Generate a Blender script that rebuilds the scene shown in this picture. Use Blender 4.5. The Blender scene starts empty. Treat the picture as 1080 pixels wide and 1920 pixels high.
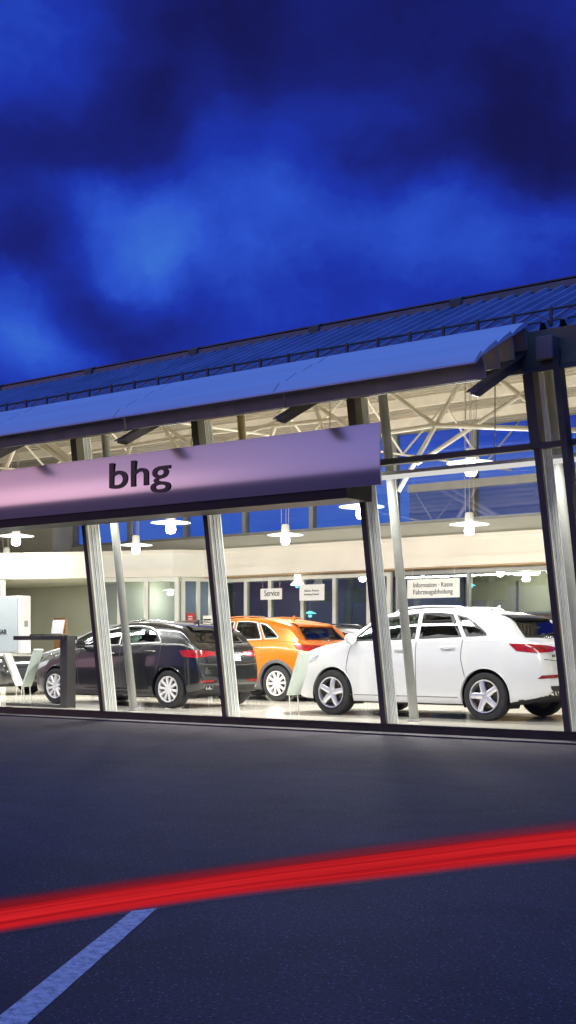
import bpy, bmesh, math, random
import numpy as np
from mathutils import Vector, Matrix
from mathutils.bvhtree import BVHTree
random.seed(7)
R = math.radians
sc = bpy.context.scene
COL = sc.collection

# ---------------------------------------------------------------- helpers
class MB:
    """collects shapes, then links them as ONE mesh object"""
    def __init__(s): s.bm = bmesh.new(); s.mi = 0
    def _f(s, vs):
        try:
            f = s.bm.faces.new(vs); f.material_index = s.mi; return f
        except ValueError: return None
    def quad(s, a, b, c, d):
        return s._f([s.bm.verts.new(p) for p in (a, b, c, d)])
    def poly(s, pts): return s._f([s.bm.verts.new(p) for p in pts])
    def hexa(s, p):   # p: 8 points, bottom 4 then top 4
        v = [s.bm.verts.new(q) for q in p]
        for f in ((3,2,1,0),(4,5,6,7),(0,1,5,4),(1,2,6,5),(2,3,7,6),(3,0,4,7)): s._f([v[i] for i in f])
    def box(s, x0, x1, y0, y1, z0, z1):
        s.hexa([(x0,y0,z0),(x1,y0,z0),(x1,y1,z0),(x0,y1,z0),(x0,y0,z1),(x1,y0,z1),(x1,y1,z1),(x0,y1,z1)])
    def tube(s, pts, r, n=8, cap=True, closed=False):
        pts = [Vector(p) for p in pts]; N = len(pts)
        rs = r if isinstance(r, (list, tuple)) else [r]*N
        rings = []; up = None
        for i, p in enumerate(pts):
            a = pts[(i-1) % N] if (i > 0 or closed) else p
            b = pts[(i+1) % N] if (i < N-1 or closed) else p
            t = (b-a).normalized()
            if up is None:
                up = Vector((0,0,1)) if abs(t.z) < .9 else Vector((1,0,0))
            u = t.cross(up).normalized(); w = u.cross(t).normalized(); up = w
            rings.append([s.bm.verts.new(p + (u*math.cos(2*math.pi*k/n) + w*math.sin(2*math.pi*k/n))*rs[i]) for k in range(n)])
        M = N if closed else N-1
        for i in range(M):
            A, B = rings[i], rings[(i+1) % N]
            for k in range(n): s._f([A[k], A[(k+1)%n], B[(k+1)%n], B[k]])
        if cap and not closed:
            s._f(list(rings[0])); s._f(list(reversed(rings[-1])))
    def bar(s, a, b, w, h):   # rectangular bar
        a, b = Vector(a), Vector(b); t = (b-a).normalized()
        up = Vector((0,0,1)) if abs(t.z) < .95 else Vector((0,1,0))
        u = t.cross(up).normalized()*w/2; v = u.cross(t).normalized()*h/2
        s.hexa([a-u-v, a+u-v, b+u-v, b-u-v, a-u+v, a+u+v, b+u+v, b-u+v])
    def lathe(s, prof, n=32, axis='z', o=(0,0,0), close=False):
        rings = []
        for r, h in prof:
            ring = []
            for k in range(n):
                a = 2*math.pi*k/n; c, d = r*math.cos(a), r*math.sin(a)
                p = (c, d, h) if axis == 'z' else ((c, h, d) if axis == 'y' else (h, c, d))
                ring.append(s.bm.verts.new(Vector(p)+Vector(o)))
            rings.append(ring)
        L = len(rings)
        for i in range(L if close else L-1):
            A, B = rings[i], rings[(i+1) % L]
            for k in range(n): s._f([A[k], A[(k+1)%n], B[(k+1)%n], B[k]])
    def prism_x(s, prof, x0, x1):   # closed (y,z) profile extruded along X
        a = [s.bm.verts.new((x0, y, z)) for y, z in prof]; b = [s.bm.verts.new((x1, y, z)) for y, z in prof]
        n = len(prof)
        for i in range(n): s._f([a[i], a[(i+1)%n], b[(i+1)%n], b[i]])
        s._f(list(reversed(a))); s._f(b)
    def prism_y(s, prof, y0, y1):   # closed (x,z) profile extruded along Y
        a = [s.bm.verts.new((x, y0, z)) for x, z in prof]; b = [s.bm.verts.new((x, y1, z)) for x, z in prof]
        n = len(prof)
        for i in range(n): s._f([a[i], a[(i+1)%n], b[(i+1)%n], b[i]])
        s._f(list(reversed(a))); s._f(b)
    def grid(s, G):
        V = [[s.bm.verts.new(p) for p in row] for row in G]
        for i in range(len(V)-1):
            for j in range(len(V[0])-1): s._f([V[i][j], V[i+1][j], V[i+1][j+1], V[i][j+1]])
    def bevel(s, w, seg=2):
        bmesh.ops.bevel(s.bm, geom=s.bm.edges[:], offset=w, segments=seg, affect='EDGES', profile=.5)
    def build(s, name, mats, parent=None, smooth=False, recalc=True):
        if recalc: bmesh.ops.recalc_face_normals(s.bm, faces=s.bm.faces[:])
        me = bpy.data.meshes.new(name); s.bm.to_mesh(me); s.bm.free()
        for m in (mats if isinstance(mats, (list, tuple)) else [mats]): me.materials.append(m)
        if smooth:
            me.polygons.foreach_set('use_smooth', [True]*len(me.polygons))
            me.set_sharp_from_angle(angle=R(40))
        o = bpy.data.objects.new(name, me); COL.objects.link(o)
        if parent: o.parent = parent
        return o

def tag(o, label=None, cat=None, group=None, kind=None):
    if label: o['label'] = label
    if cat: o['category'] = cat
    if group: o['group'] = group
    if kind: o['kind'] = kind
    return o
def thing(name, label, cat, loc=(0,0,0), rz=0, group=None):
    o = bpy.data.objects.new(name, None); COL.objects.link(o)
    o.location = loc; o.rotation_euler = (0,0,rz); o.empty_display_size = .2
    return tag(o, label, cat, group)
def copy_tree(o, parent=None):
    c = o.copy(); COL.objects.link(c)
    if parent: c.parent = parent
    for ch in list(o.children): copy_tree(ch, c)
    return c

# ---------------------------------------------------------------- materials
def newmat(name):
    m = bpy.data.materials.new(name); m.use_nodes = True
    nt = m.node_tree; nt.nodes.clear()
    out = nt.nodes.new('ShaderNodeOutputMaterial')
    return m, nt, out
def pmat(name, col, rough=.5, metal=0, var=.08, scale=6, bump=0, bscale=60, coat=0, emit=None, estr=0, spec=.5, stretch=(1,1,1)):
    m, nt, out = newmat(name); N = nt.nodes; Lk = nt.links
    b = N.new('ShaderNodeBsdfPrincipled'); Lk.new(b.outputs[0], out.inputs[0])
    b.inputs['Roughness'].default_value = rough; b.inputs['Metallic'].default_value = metal
    b.inputs['Coat Weight'].default_value = coat; b.inputs['Coat Roughness'].default_value = .03
    b.inputs['Specular IOR Level'].default_value = spec
    tc = N.new('ShaderNodeTexCoord'); mp = N.new('ShaderNodeMapping'); mp.inputs['Scale'].default_value = stretch
    Lk.new(tc.outputs['Object'], mp.inputs[0])
    nz = N.new('ShaderNodeTexNoise'); nz.inputs['Scale'].default_value = scale; nz.inputs['Detail'].default_value = 5
    Lk.new(mp.outputs[0], nz.inputs['Vector'])
    mx = N.new('ShaderNodeMix'); mx.data_type = 'RGBA'
    c = Vector(col)
    mx.inputs[6].default_value = (*(c*(1-var)), 1); mx.inputs[7].default_value = (*(c*(1+var)), 1)
    mr = N.new('ShaderNodeMapRange'); mr.inputs[1].default_value = .3; mr.inputs[2].default_value = .7
    Lk.new(nz.outputs['Fac'], mr.inputs[0]); Lk.new(mr.outputs[0], mx.inputs[0]); Lk.new(mx.outputs[2], b.inputs['Base Color'])
    if bump:
        n2 = N.new('ShaderNodeTexNoise'); n2.inputs['Scale'].default_value = bscale; n2.inputs['Detail'].default_value = 4
        Lk.new(mp.outputs[0], n2.inputs['Vector'])
        bp = N.new('ShaderNodeBump'); bp.inputs['Strength'].default_value = bump; bp.inputs['Distance'].default_value = .01
        Lk.new(n2.outputs['Fac'], bp.inputs['Height']); Lk.new(bp.outputs[0], b.inputs['Normal'])
    if emit:
        b.inputs['Emission Color'].default_value = (*emit, 1); b.inputs['Emission Strength'].default_value = estr
    return m
def glassmat(name, tint, refl=1.0, base=.04, grime=.02):
    """thin sheet glass: tinted transparency and a Fresnel mirror"""
    m, nt, out = newmat(name); N = nt.nodes; Lk = nt.links
    t = N.new('ShaderNodeBsdfTransparent'); t.inputs[0].default_value = (*tint, 1)
    g = N.new('ShaderNodeBsdfGlossy'); g.inputs['Roughness'].default_value = .01; g.inputs['Color'].default_value = (.95,.97,1,1)
    lw = N.new('ShaderNodeLayerWeight'); lw.inputs['Blend'].default_value = .5
    pw = N.new('ShaderNodeMath'); pw.operation = 'POWER'; pw.inputs[1].default_value = 4.0; Lk.new(lw.outputs['Facing'], pw.inputs[0])
    ma = N.new('ShaderNodeMath'); ma.operation = 'MULTIPLY_ADD'; ma.inputs[1].default_value = refl; ma.inputs[2].default_value = base
    Lk.new(pw.outputs[0], ma.inputs[0])
    nz = N.new('ShaderNodeTexNoise'); nz.inputs['Scale'].default_value = 1.7; nz.inputs['Detail'].default_value = 3
    ad = N.new('ShaderNodeMath'); ad.operation = 'MULTIPLY_ADD'; ad.inputs[1].default_value = grime; ad.use_clamp = True
    Lk.new(nz.outputs['Fac'], ad.inputs[0]); Lk.new(ma.outputs[0], ad.inputs[2])
    mx = N.new('ShaderNodeMixShader'); Lk.new(ad.outputs[0], mx.inputs[0]); Lk.new(t.outputs[0], mx.inputs[1]); Lk.new(g.outputs[0], mx.inputs[2])
    Lk.new(mx.outputs[0], out.inputs[0])
    return m
def emat(name, col, s, var=.05):
    m, nt, out = newmat(name); N = nt.nodes; Lk = nt.links
    e = N.new('ShaderNodeEmission'); nz = N.new('ShaderNodeTexNoise'); nz.inputs['Scale'].default_value = 3
    mr = N.new('ShaderNodeMapRange'); mr.inputs[3].default_value = s*(1-var); mr.inputs[4].default_value = s*(1+var)
    e.inputs[0].default_value = (*col, 1); Lk.new(nz.outputs['Fac'], mr.inputs[0]); Lk.new(mr.outputs[0], e.inputs[1]); Lk.new(e.outputs[0], out.inputs[0])
    return m
M = dict(
    leg=pmat('blade_leg_paint', (.46,.40,.30), .6, 0, .12, 4),
    prop=pmat('prop_paint', (.26,.265,.235), .45, 0, .08, 5),
    steel_dark=pmat('dark_grey_steel', (.15,.13,.085), .55, .1, .2, 3),
    steel_lintel=pmat('lintel_steel', (.26,.205,.10), .75, 0, .2, 2),
    column=pmat('column_paint', (.86,.88,.80), .45, 0, .1, 5),
    column_rib=pmat('column_groove', (.48,.50,.46), .5, 0, .1, 5),
    truss=pmat('cream_steel', (.88,.82,.68), .5, 0, .06, 5),
    deck=pmat('ceiling_deck', (.37,.335,.255), .6, 0, .16, 1.2, stretch=(.3,2,1)),
    roof=pmat('roof_sheet', (.36,.32,.47), .5, .15, .22, 1.5, .12, 30),
    ridge=pmat('ridge_metal', (.30,.23,.17), .5, .2, .2, 2),
    blade=pmat('awning_sheet', (.82,.88,.92), .5, .1, .07, 1.2, .04, 20, stretch=(.25,4,4)),
    bracket=pmat('bracket_steel', (.16,.14,.13), .4, .4, .2, 4),
    cream=pmat('cream_plaster', (.86,.81,.71), .7, 0, .05, 1.3),
    creamw=pmat('cream_white_plaster', (.86,.85,.77), .7, 0, .04, 1.3),
    parapet=pmat('grey_plaster', (.62,.60,.50), .8, 0, .07, 1.0),
    soffit=pmat('tan_soffit', (.55,.38,.22), .7, 0, .1, 1.0),
    olive=pmat('olive_wall', (.26,.25,.17), .8, 0, .12, .8),
    garage=pmat('dark_blue_wall', (.09,.115,.18), .6, 0, .3, .7),
    roomgrey=pmat('room_grey_wall', (.62,.62,.50), .8, 0, .08, .8),
    frame=pmat('white_frame', (.74,.74,.66), .4, 0, .04, 4),
    frame_grey=pmat('grey_frame', (.33,.33,.31), .45, .2, .08, 4),
    floor=pmat('pale_tiles', (.78,.74,.64), .10, 0, .05, .9, .02, 8),
    sill=pmat('plinth_metal', (.06,.05,.035), .4, .4, .3, 3),
    black=pmat('black_lacquer', (.012,.012,.014), .35, 0, .3, 5),
    tray=pmat('black_tray', (.016,.013,.008), .6, 0, .3, 3),
    deskm=pmat('anthracite_desk', (.05,.047,.045), .45, 0, .1, 8),
    letter=pmat('letter_black', (.010,.010,.014), .35, 0, .2, 10),
    sign=pmat('brushed_metal', (.64,.62,.64), .21, .88, .01, 2, stretch=(9,1,.25)),
    white=pmat('white_board', (.80,.80,.76), .5, 0, .03, 5),
    board_face=pmat('board_face', (.52,.60,.59), .25, 0, .06, 1.2),
    grey_txt=pmat('grey_lettering', (.06,.065,.065), .5, 0, .1, 10),
    txt=pmat('dark_lettering', (.035,.035,.04), .5, 0, .1, 10),
    board_green=pmat('board_pale_green', (.60,.68,.60), .5, 0, .05, 4),
    wood=pmat('wood_brown', (.30,.15,.05), .45, 0, .25, 5, stretch=(1,1,6)),
    red=pmat('red_print', (.6,.03,.03), .5, 0, .15, 8),
    chrome=pmat('chrome', (.80,.80,.82), .12, 1, .04, 5),
    rim=pmat('alloy', (.72,.73,.75), .28, .75, .06, 12),
    rimw=pmat('alloy_pale', (.86,.86,.84), .3, .2, .04, 12),
    tyre=pmat('tyre_rubber', (.018,.018,.019), .75, 0, .2, 20, .2, 80),
    rubber=pmat('black_plastic', (.022,.022,.024), .55, 0, .2, 12),
    dark=pmat('underbody', (.012,.012,.012), .8, 0, .2, 8),
    seat=pmat('seat_fabric', (.07,.065,.06), .8, 0, .2, 20),
    trim_grey=pmat('trim_grey', (.08,.08,.085), .5, 0, .15, 10),
    lamp_red=pmat('tail_lamp_red', (.30,.004,.008), .2, 0, .35, 14, 0, coat=.6, emit=(.5,.01,.015), estr=.03),
    lamp_dark=pmat('reflector_red', (.22,.012,.012), .2, 0, .25, 14, coat=1),
    head=pmat('headlamp', (.6,.65,.68), .1, .4, .2, 14, coat=1),
    plate=pmat('number_plate', (.75,.76,.74), .4, 0, .03, 8),
    paint_white=pmat('white_paint', (.66,.67,.665), .3, 0, .01, 2, coat=1),
    paint_black=pmat('black_paint', (.009,.010,.011), .25, 0, .12, 2, coat=.8),
    paint_orange=pmat('orange_paint', (.72,.185,.008), .3, .25, .05, 2, coat=1),
    paint_silver=pmat('silver_paint', (.45,.46,.47), .3, .6, .05, 2, coat=1),
    carglass=glassmat('car_glass', (.34,.42,.38), 1.0, .06),
    carglass_dark=glassmat('privacy_glass', (.07,.075,.075), 1.0, .06),
    pane=glassmat('facade_glass', (.96,.975,.97), .55, .015, .012),
    pane_sky=glassmat('mirror_pane', (.35,.40,.5), 1.0, .55, .1),
    pane_in=glassmat('partition_glass', (.70,.78,.76), .8, .05, .05),
    pane_up=glassmat('clerestory_glass', (.80,.9,.92), .8, .10, .06),
    pane_low=glassmat('clerestory_glass_low', (.40,.46,.5), .8, .16, .12),
    cable=pmat('cable', (.5,.46,.4), .4, .5, .05, 9),
    bulb=emat('bulb_glow', (1,.97,.90), 14),
    disc=emat('lamp_disc_glow', (1,.97,.90), 2.2),
    strip=emat('strip_glow', (1,.97,.92), .72),
    teal=emat('teal_glow', (.25,.95,1), 1.6),
)

# asphalt with speckle, as a node chain that two materials use
def asphalt_nodes(nt):
    N = nt.nodes; Lk = nt.links
    geo = N.new('ShaderNodeNewGeometry')
    big = N.new('ShaderNodeTexNoise'); big.inputs['Scale'].default_value = .35; big.inputs['Detail'].default_value = 6; big.inputs['Roughness'].default_value = .6
    fine = N.new('ShaderNodeTexNoise'); fine.inputs['Scale'].default_value = 60; fine.inputs['Detail'].default_value = 6; fine.inputs['Roughness'].default_value = .75
    vor = N.new('ShaderNodeTexVoronoi'); vor.inputs['Scale'].default_value = 75
    for n in (big, fine, vor): Lk.new(geo.outputs['Position'], n.inputs['Vector'])
    r1 = N.new('ShaderNodeValToRGB'); e = r1.color_ramp.elements
    e[0].position = .36; e[0].color = (.007,.0055,.011,1); e[1].position = .68; e[1].color = (.112,.082,.112,1)
    Lk.new(fine.outputs['Fac'], r1.inputs[0])
    mr = N.new('ShaderNodeMapRange'); mr.inputs[1].default_value = .3; mr.inputs[2].default_value = .7; mr.inputs[3].default_value = .66; mr.inputs[4].default_value = 1.34
    Lk.new(big.outputs['Fac'], mr.inputs[0])
    st = N.new('ShaderNodeTexNoise'); st.inputs['Scale'].default_value = 1.6; st.inputs['Detail'].default_value = 7; st.inputs['Roughness'].default_value = .65; st.inputs['Distortion'].default_value = .6
    Lk.new(geo.outputs['Position'], st.inputs['Vector'])
    sr = N.new('ShaderNodeMapRange'); sr.inputs[1].default_value = .35; sr.inputs[2].default_value = .55; sr.inputs[3].default_value = .72; sr.inputs[4].default_value = 1.0; Lk.new(st.outputs['Fac'], sr.inputs[0])
    mm = N.new('ShaderNodeMath'); mm.operation = 'MULTIPLY'; Lk.new(mr.outputs[0], mm.inputs[0]); Lk.new(sr.outputs[0], mm.inputs[1]); mr = mm
    mul = N.new('ShaderNodeMix'); mul.data_type = 'RGBA'; mul.blend_type = 'MULTIPLY'; mul.inputs[0].default_value = 1
    Lk.new(r1.outputs[0], mul.inputs[6]); Lk.new(mr.outputs[0], mul.inputs[7])
    sp = N.new('ShaderNodeMath'); sp.operation = 'LESS_THAN'; sp.inputs[1].default_value = .13
    sc_ = N.new('ShaderNodeSeparateColor'); Lk.new(vor.outputs['Color'], sc_.inputs[0]); Lk.new(sc_.outputs[0], sp.inputs[0])
    ds = N.new('ShaderNodeMath'); ds.operation = 'LESS_THAN'; ds.inputs[1].default_value = .32; Lk.new(vor.outputs['Distance'], ds.inputs[0])
    sm = N.new('ShaderNodeMath'); sm.operation = 'MULTIPLY'; Lk.new(sp.outputs[0], sm.inputs[0]); Lk.new(ds.outputs[0], sm.inputs[1])
    mx = N.new('ShaderNodeMix'); mx.data_type = 'RGBA'; mx.inputs[7].default_value = (.22,.18,.28,1)
    Lk.new(sm.outputs[0], mx.inputs[0]); Lk.new(mul.outputs[2], mx.inputs[6])
    b = N.new('ShaderNodeBsdfPrincipled'); b.inputs['Roughness'].default_value = .78; b.inputs['Specular IOR Level'].default_value = .25
    Lk.new(mx.outputs[2], b.inputs['Base Color'])
    bp = N.new('ShaderNodeBump'); bp.inputs['Strength'].default_value = .5; bp.inputs['Distance'].default_value = .006
    Lk.new(fine.outputs['Fac'], bp.inputs['Height']); Lk.new(bp.outputs[0], b.inputs['Normal'])
    return b, fine
m, nt, out = newmat('asphalt'); b, _ = asphalt_nodes(nt); nt.links.new(b.outputs[0], out.inputs[0]); M['asphalt'] = m
# worn white paint
m, nt, out = newmat('worn_line_paint'); b, fine = asphalt_nodes(nt)
p = nt.nodes.new('ShaderNodeBsdfPrincipled'); p.inputs['Base Color'].default_value = (1,.74,.70,1); p.inputs['Roughness'].default_value = .7
rp = nt.nodes.new('ShaderNodeMapRange'); rp.inputs[1].default_value = .38; rp.inputs[2].default_value = .56; rp.inputs[3].default_value = .40; rp.inputs[4].default_value = 1
wn_ = nt.nodes.new('ShaderNodeTexNoise'); wn_.inputs['Scale'].default_value = 24; wn_.inputs['Detail'].default_value = 7; wn_.inputs['Roughness'].default_value = .8
gp = nt.nodes.new('ShaderNodeNewGeometry'); nt.links.new(gp.outputs['Position'], wn_.inputs['Vector'])
nt.links.new(wn_.outputs['Fac'], rp.inputs[0])
ms = nt.nodes.new('ShaderNodeMixShader'); nt.links.new(rp.outputs[0], ms.inputs[0]); nt.links.new(b.outputs[0], ms.inputs[1]); nt.links.new(p.outputs[0], ms.inputs[2]); nt.links.new(ms.outputs[0], out.inputs[0]); M['line'] = m
# tail light trail painted as a glowing red band mixed into the asphalt
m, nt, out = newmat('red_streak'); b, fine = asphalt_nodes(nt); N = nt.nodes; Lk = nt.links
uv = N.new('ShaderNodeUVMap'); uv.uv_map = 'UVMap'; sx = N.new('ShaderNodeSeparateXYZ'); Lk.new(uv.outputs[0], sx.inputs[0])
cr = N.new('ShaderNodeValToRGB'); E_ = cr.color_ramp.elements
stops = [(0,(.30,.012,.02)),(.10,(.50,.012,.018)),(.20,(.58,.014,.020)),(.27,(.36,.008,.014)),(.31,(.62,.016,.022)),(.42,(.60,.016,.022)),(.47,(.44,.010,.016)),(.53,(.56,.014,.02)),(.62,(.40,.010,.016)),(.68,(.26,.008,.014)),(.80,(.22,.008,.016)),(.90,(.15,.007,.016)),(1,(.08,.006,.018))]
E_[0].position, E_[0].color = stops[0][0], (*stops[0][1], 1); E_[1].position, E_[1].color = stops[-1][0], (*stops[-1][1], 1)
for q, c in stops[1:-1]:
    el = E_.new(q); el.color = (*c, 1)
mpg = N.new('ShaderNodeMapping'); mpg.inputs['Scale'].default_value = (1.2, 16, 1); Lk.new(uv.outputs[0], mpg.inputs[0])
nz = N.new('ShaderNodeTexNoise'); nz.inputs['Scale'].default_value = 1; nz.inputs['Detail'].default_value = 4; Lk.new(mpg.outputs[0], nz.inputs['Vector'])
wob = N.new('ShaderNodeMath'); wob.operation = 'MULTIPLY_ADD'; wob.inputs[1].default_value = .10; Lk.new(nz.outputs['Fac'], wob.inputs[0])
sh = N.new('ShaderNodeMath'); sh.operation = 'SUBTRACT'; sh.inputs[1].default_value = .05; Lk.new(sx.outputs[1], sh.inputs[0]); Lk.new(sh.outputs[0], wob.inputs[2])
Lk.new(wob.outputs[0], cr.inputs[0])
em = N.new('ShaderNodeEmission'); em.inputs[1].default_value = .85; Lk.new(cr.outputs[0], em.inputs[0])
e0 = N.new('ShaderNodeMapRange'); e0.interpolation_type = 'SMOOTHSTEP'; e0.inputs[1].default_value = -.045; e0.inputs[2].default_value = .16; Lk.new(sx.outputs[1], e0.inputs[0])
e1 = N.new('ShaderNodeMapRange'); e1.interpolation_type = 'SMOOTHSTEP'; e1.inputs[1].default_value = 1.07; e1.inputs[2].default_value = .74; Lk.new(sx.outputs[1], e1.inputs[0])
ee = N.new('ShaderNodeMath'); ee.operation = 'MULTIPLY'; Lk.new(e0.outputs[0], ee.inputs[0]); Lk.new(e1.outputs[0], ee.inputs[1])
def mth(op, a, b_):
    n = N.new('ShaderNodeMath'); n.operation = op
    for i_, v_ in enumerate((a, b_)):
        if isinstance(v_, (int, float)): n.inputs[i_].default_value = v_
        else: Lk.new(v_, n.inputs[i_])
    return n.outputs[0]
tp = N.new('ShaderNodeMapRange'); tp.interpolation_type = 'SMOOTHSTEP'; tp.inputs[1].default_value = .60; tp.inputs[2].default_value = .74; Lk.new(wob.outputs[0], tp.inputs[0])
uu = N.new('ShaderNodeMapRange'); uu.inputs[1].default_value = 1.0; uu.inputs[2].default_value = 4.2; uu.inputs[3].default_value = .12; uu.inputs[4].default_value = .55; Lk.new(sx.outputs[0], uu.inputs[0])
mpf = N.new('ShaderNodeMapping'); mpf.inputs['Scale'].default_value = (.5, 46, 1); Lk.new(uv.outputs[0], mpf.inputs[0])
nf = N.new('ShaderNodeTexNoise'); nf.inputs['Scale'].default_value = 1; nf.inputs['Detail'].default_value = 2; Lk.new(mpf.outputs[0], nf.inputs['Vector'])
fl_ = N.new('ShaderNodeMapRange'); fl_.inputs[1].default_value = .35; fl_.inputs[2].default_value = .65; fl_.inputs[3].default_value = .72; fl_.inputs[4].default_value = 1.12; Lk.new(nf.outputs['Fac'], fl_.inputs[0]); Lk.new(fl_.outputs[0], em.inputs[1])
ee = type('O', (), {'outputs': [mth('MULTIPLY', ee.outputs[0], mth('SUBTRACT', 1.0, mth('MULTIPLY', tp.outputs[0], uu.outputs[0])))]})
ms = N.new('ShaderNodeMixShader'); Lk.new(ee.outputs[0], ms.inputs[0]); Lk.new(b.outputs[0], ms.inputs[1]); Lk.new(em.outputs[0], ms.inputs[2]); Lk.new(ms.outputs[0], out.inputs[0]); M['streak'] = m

# ---------------------------------------------------------------- camera
F_PX, HOR, H_CAM, D_CAM = 2500.0, 1212.0, 1.15, 14.627
TH = math.atan2(2500, 3100)
cam = bpy.data.cameras.new('camera'); co = bpy.data.objects.new('camera', cam); COL.objects.link(co)
co.location = (0, -D_CAM, H_CAM); co.rotation_euler = (math.pi/2, 0, TH)
cam.sensor_width = 36; cam.sensor_fit = 'AUTO'; cam.lens = 36*F_PX/1920; cam.shift_y = (HOR-960)/1920; cam.clip_end = 2000; cam.clip_start = .1
sc.camera = co
Fv = Vector((-math.sin(TH), math.cos(TH), 0)); Rv = Vector((math.cos(TH), math.sin(TH), 0))
def skydir(x, y): return (Fv + Rv*((x-540)/F_PX) + Vector((0,0,1))*((HOR-y)/F_PX)).normalized()

# ---------------------------------------------------------------- sky
w = bpy.data.worlds.new('World'); sc.world = w; w.use_nodes = True
nt = w.node_tree; nt.nodes.clear(); N = nt.nodes; Lk = nt.links
def math_(op, a, b=None, c=None, clamp=False):
    n = N.new('ShaderNodeMath'); n.operation = op; n.use_clamp = clamp
    for i, v in enumerate((a, b, c)):
        if v is None: continue
        if isinstance(v, (int, float)): n.inputs[i].default_value = v
        else: Lk.new(v, n.inputs[i])
    return n.outputs[0]
def vmath(op, a, b=None):
    n = N.new('ShaderNodeVectorMath'); n.operation = op
    for i, v in enumerate((a, b)):
        if v is None: continue
        if hasattr(v, 'is_linked'): Lk.new(v, n.inputs[i])
        else: n.inputs[i].default_value = v
    return n.outputs['Value'] if op in ('DOT_PRODUCT', 'LENGTH', 'DISTANCE') else n.outputs['Vector']
tc = N.new('ShaderNodeTexCoord'); dvec = tc.outputs['Generated']
def noise(vec, scale, detail=5, rough=.55, col=False):
    n = N.new('ShaderNodeTexNoise'); n.inputs['Scale'].default_value = scale; n.inputs['Detail'].default_value = detail; n.inputs['Roughness'].default_value = rough
    Lk.new(vec, n.inputs['Vector']); return n.outputs['Color'] if col else n.outputs['Fac']
wn = vmath('MULTIPLY', vmath('SUBTRACT', noise(dvec, 9, 6, .55, True), (.5,.5,.5)), (.075,.075,.075))
wd = vmath('ADD', dvec, wn)
acc = math_('MULTIPLY_ADD', noise(vmath('MULTIPLY', wd, (1,1,2.3)), 9, 7, .62), .26, .345)
blobs = [  # px, py, radius px, flatten, amount
 (395,70,190,1.0,-.27),(820,70,230,1.3,-.20),(1010,225,250,1.5,-.30),(250,235,130,1.3,-.22),(60,285,150,2.2,-.22),(720,300,130,1.5,-.12),
 (960,300,200,2.4,-.16),(40,90,190,1.3,.15),(390,215,75,.8,.17),(245,445,130,1.4,.42),(470,395,180,1.5,.24),(830,430,210,1.9,.24),(1080,390,110,2.5,.18),
 (540,-60,420,1.6,-.16),(70,665,140,2.0,.34),(0,580,90,1.2,.20),(230,620,130,1.5,-.14),(100,490,130,1.5,-.12),(560,600,200,2.5,.06),(770,210,110,1.2,.12),(560,190,120,1.2,.12),(450,500,190,2,.10),(40,430,100,1.2,-.08)]
for (x, y, r, fl, a) in blobs:
    c = skydir(x, y)
    L = vmath('LENGTH', vmath('MULTIPLY', vmath('SUBTRACT', wd, tuple(c)), (1,1,fl)))
    mr = N.new('ShaderNodeMapRange'); mr.interpolation_type = 'SMOOTHERSTEP'
    Lk.new(L, mr.inputs[0]); mr.inputs[1].default_value = 0; mr.inputs[2].default_value = 1.55*r/F_PX; mr.inputs[3].default_value = a*.85; mr.inputs[4].default_value = 0
    acc = math_('ADD', acc, mr.outputs[0])
_s = N.new('ShaderNodeSeparateXYZ'); Lk.new(dvec, _s.inputs[0])
_h = N.new('ShaderNodeMapRange'); _h.interpolation_type = 'SMOOTHSTEP'; Lk.new(_s.outputs[2], _h.inputs[0]); _h.inputs[1].default_value = .19; _h.inputs[2].default_value = .13; _h.inputs[4].default_value = .36
acc = math_('ADD', acc, _h.outputs[0])
acc = math_('ADD', acc, math_('MULTIPLY_ADD', noise(wd, 34, 5, .6), .16, -.125), clamp=True)
ramp = N.new('ShaderNodeValToRGB'); e = ramp.color_ramp.elements
e[0].position = .05; e[0].color = (.0075,.0085,.085,1); e[1].position = 1; e[1].color = (.060,.225,.70,1)
for q, c in ((.28,(.0095,.016,.19)),(.48,(.012,.034,.40)),(.68,(.024,.085,.60)),(.85,(.042,.155,.66))):
    k = e.new(q); k.color = (*c, 1)
Lk.new(acc, ramp.inputs[0])
# the west behind the photographer still glows pink and lilac, the zenith is an open azure
def mixc(f, a, b_):
    n = N.new('ShaderNodeMix'); n.data_type = 'RGBA'; Lk.new(f, n.inputs[0])
    for i, v in ((6, a), (7, b_)):
        if isinstance(v, tuple): n.inputs[i].default_value = v
        else: Lk.new(v, n.inputs[i])
    return n.outputs[2]
sep = N.new('ShaderNodeSeparateXYZ'); Lk.new(dvec, sep.inputs[0])
def smooth(v, lo, hi):
    mr = N.new('ShaderNodeMapRange'); mr.interpolation_type = 'SMOOTHSTEP'; Lk.new(v, mr.inputs[0]); mr.inputs[1].default_value = lo; mr.inputs[2].default_value = hi; return mr.outputs[0]
west = vmath('DOT_PRODUCT', dvec, (-.75,-.66,0))
glowc = N.new('ShaderNodeValToRGB'); e = glowc.color_ramp.elements
e[0].position = .30; e[0].color = (.22,.28,.85,1); e[1].position = .72; e[1].color = (1.1,.60,.66,1)
k = e.new(.50); k.color = (.48,.38,.64,1)
Lk.new(noise(vmath('MULTIPLY', wd, (1,1,1)), 14, 5, .6), glowc.inputs[0])
lilac = mixc(smooth(vmath('DOT_PRODUCT', dvec, (-.97,-.25,0)), .70, .90), (.23,.23,.70,1), glowc.outputs[0])
lilac = mixc(smooth(vmath('DOT_PRODUCT', dvec, (-.97,-.25,0)), .80, .95), lilac, mixc(noise(wd, 17, 4), (.40,.27,.56,1), (1.35,.68,.70,1)))
zen = mixc(smooth(sep.outputs[2], .55, .85), ramp.outputs[0], (.062,.25,.88,1))
wf = math_('MULTIPLY', smooth(west, .40, .72), smooth(sep.outputs[2], .60, .25))
sky1 = mixc(wf, zen, lilac)
below = mixc(smooth(sep.outputs[2], -.02, -.10), sky1, (.01,.01,.03,1))
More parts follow.
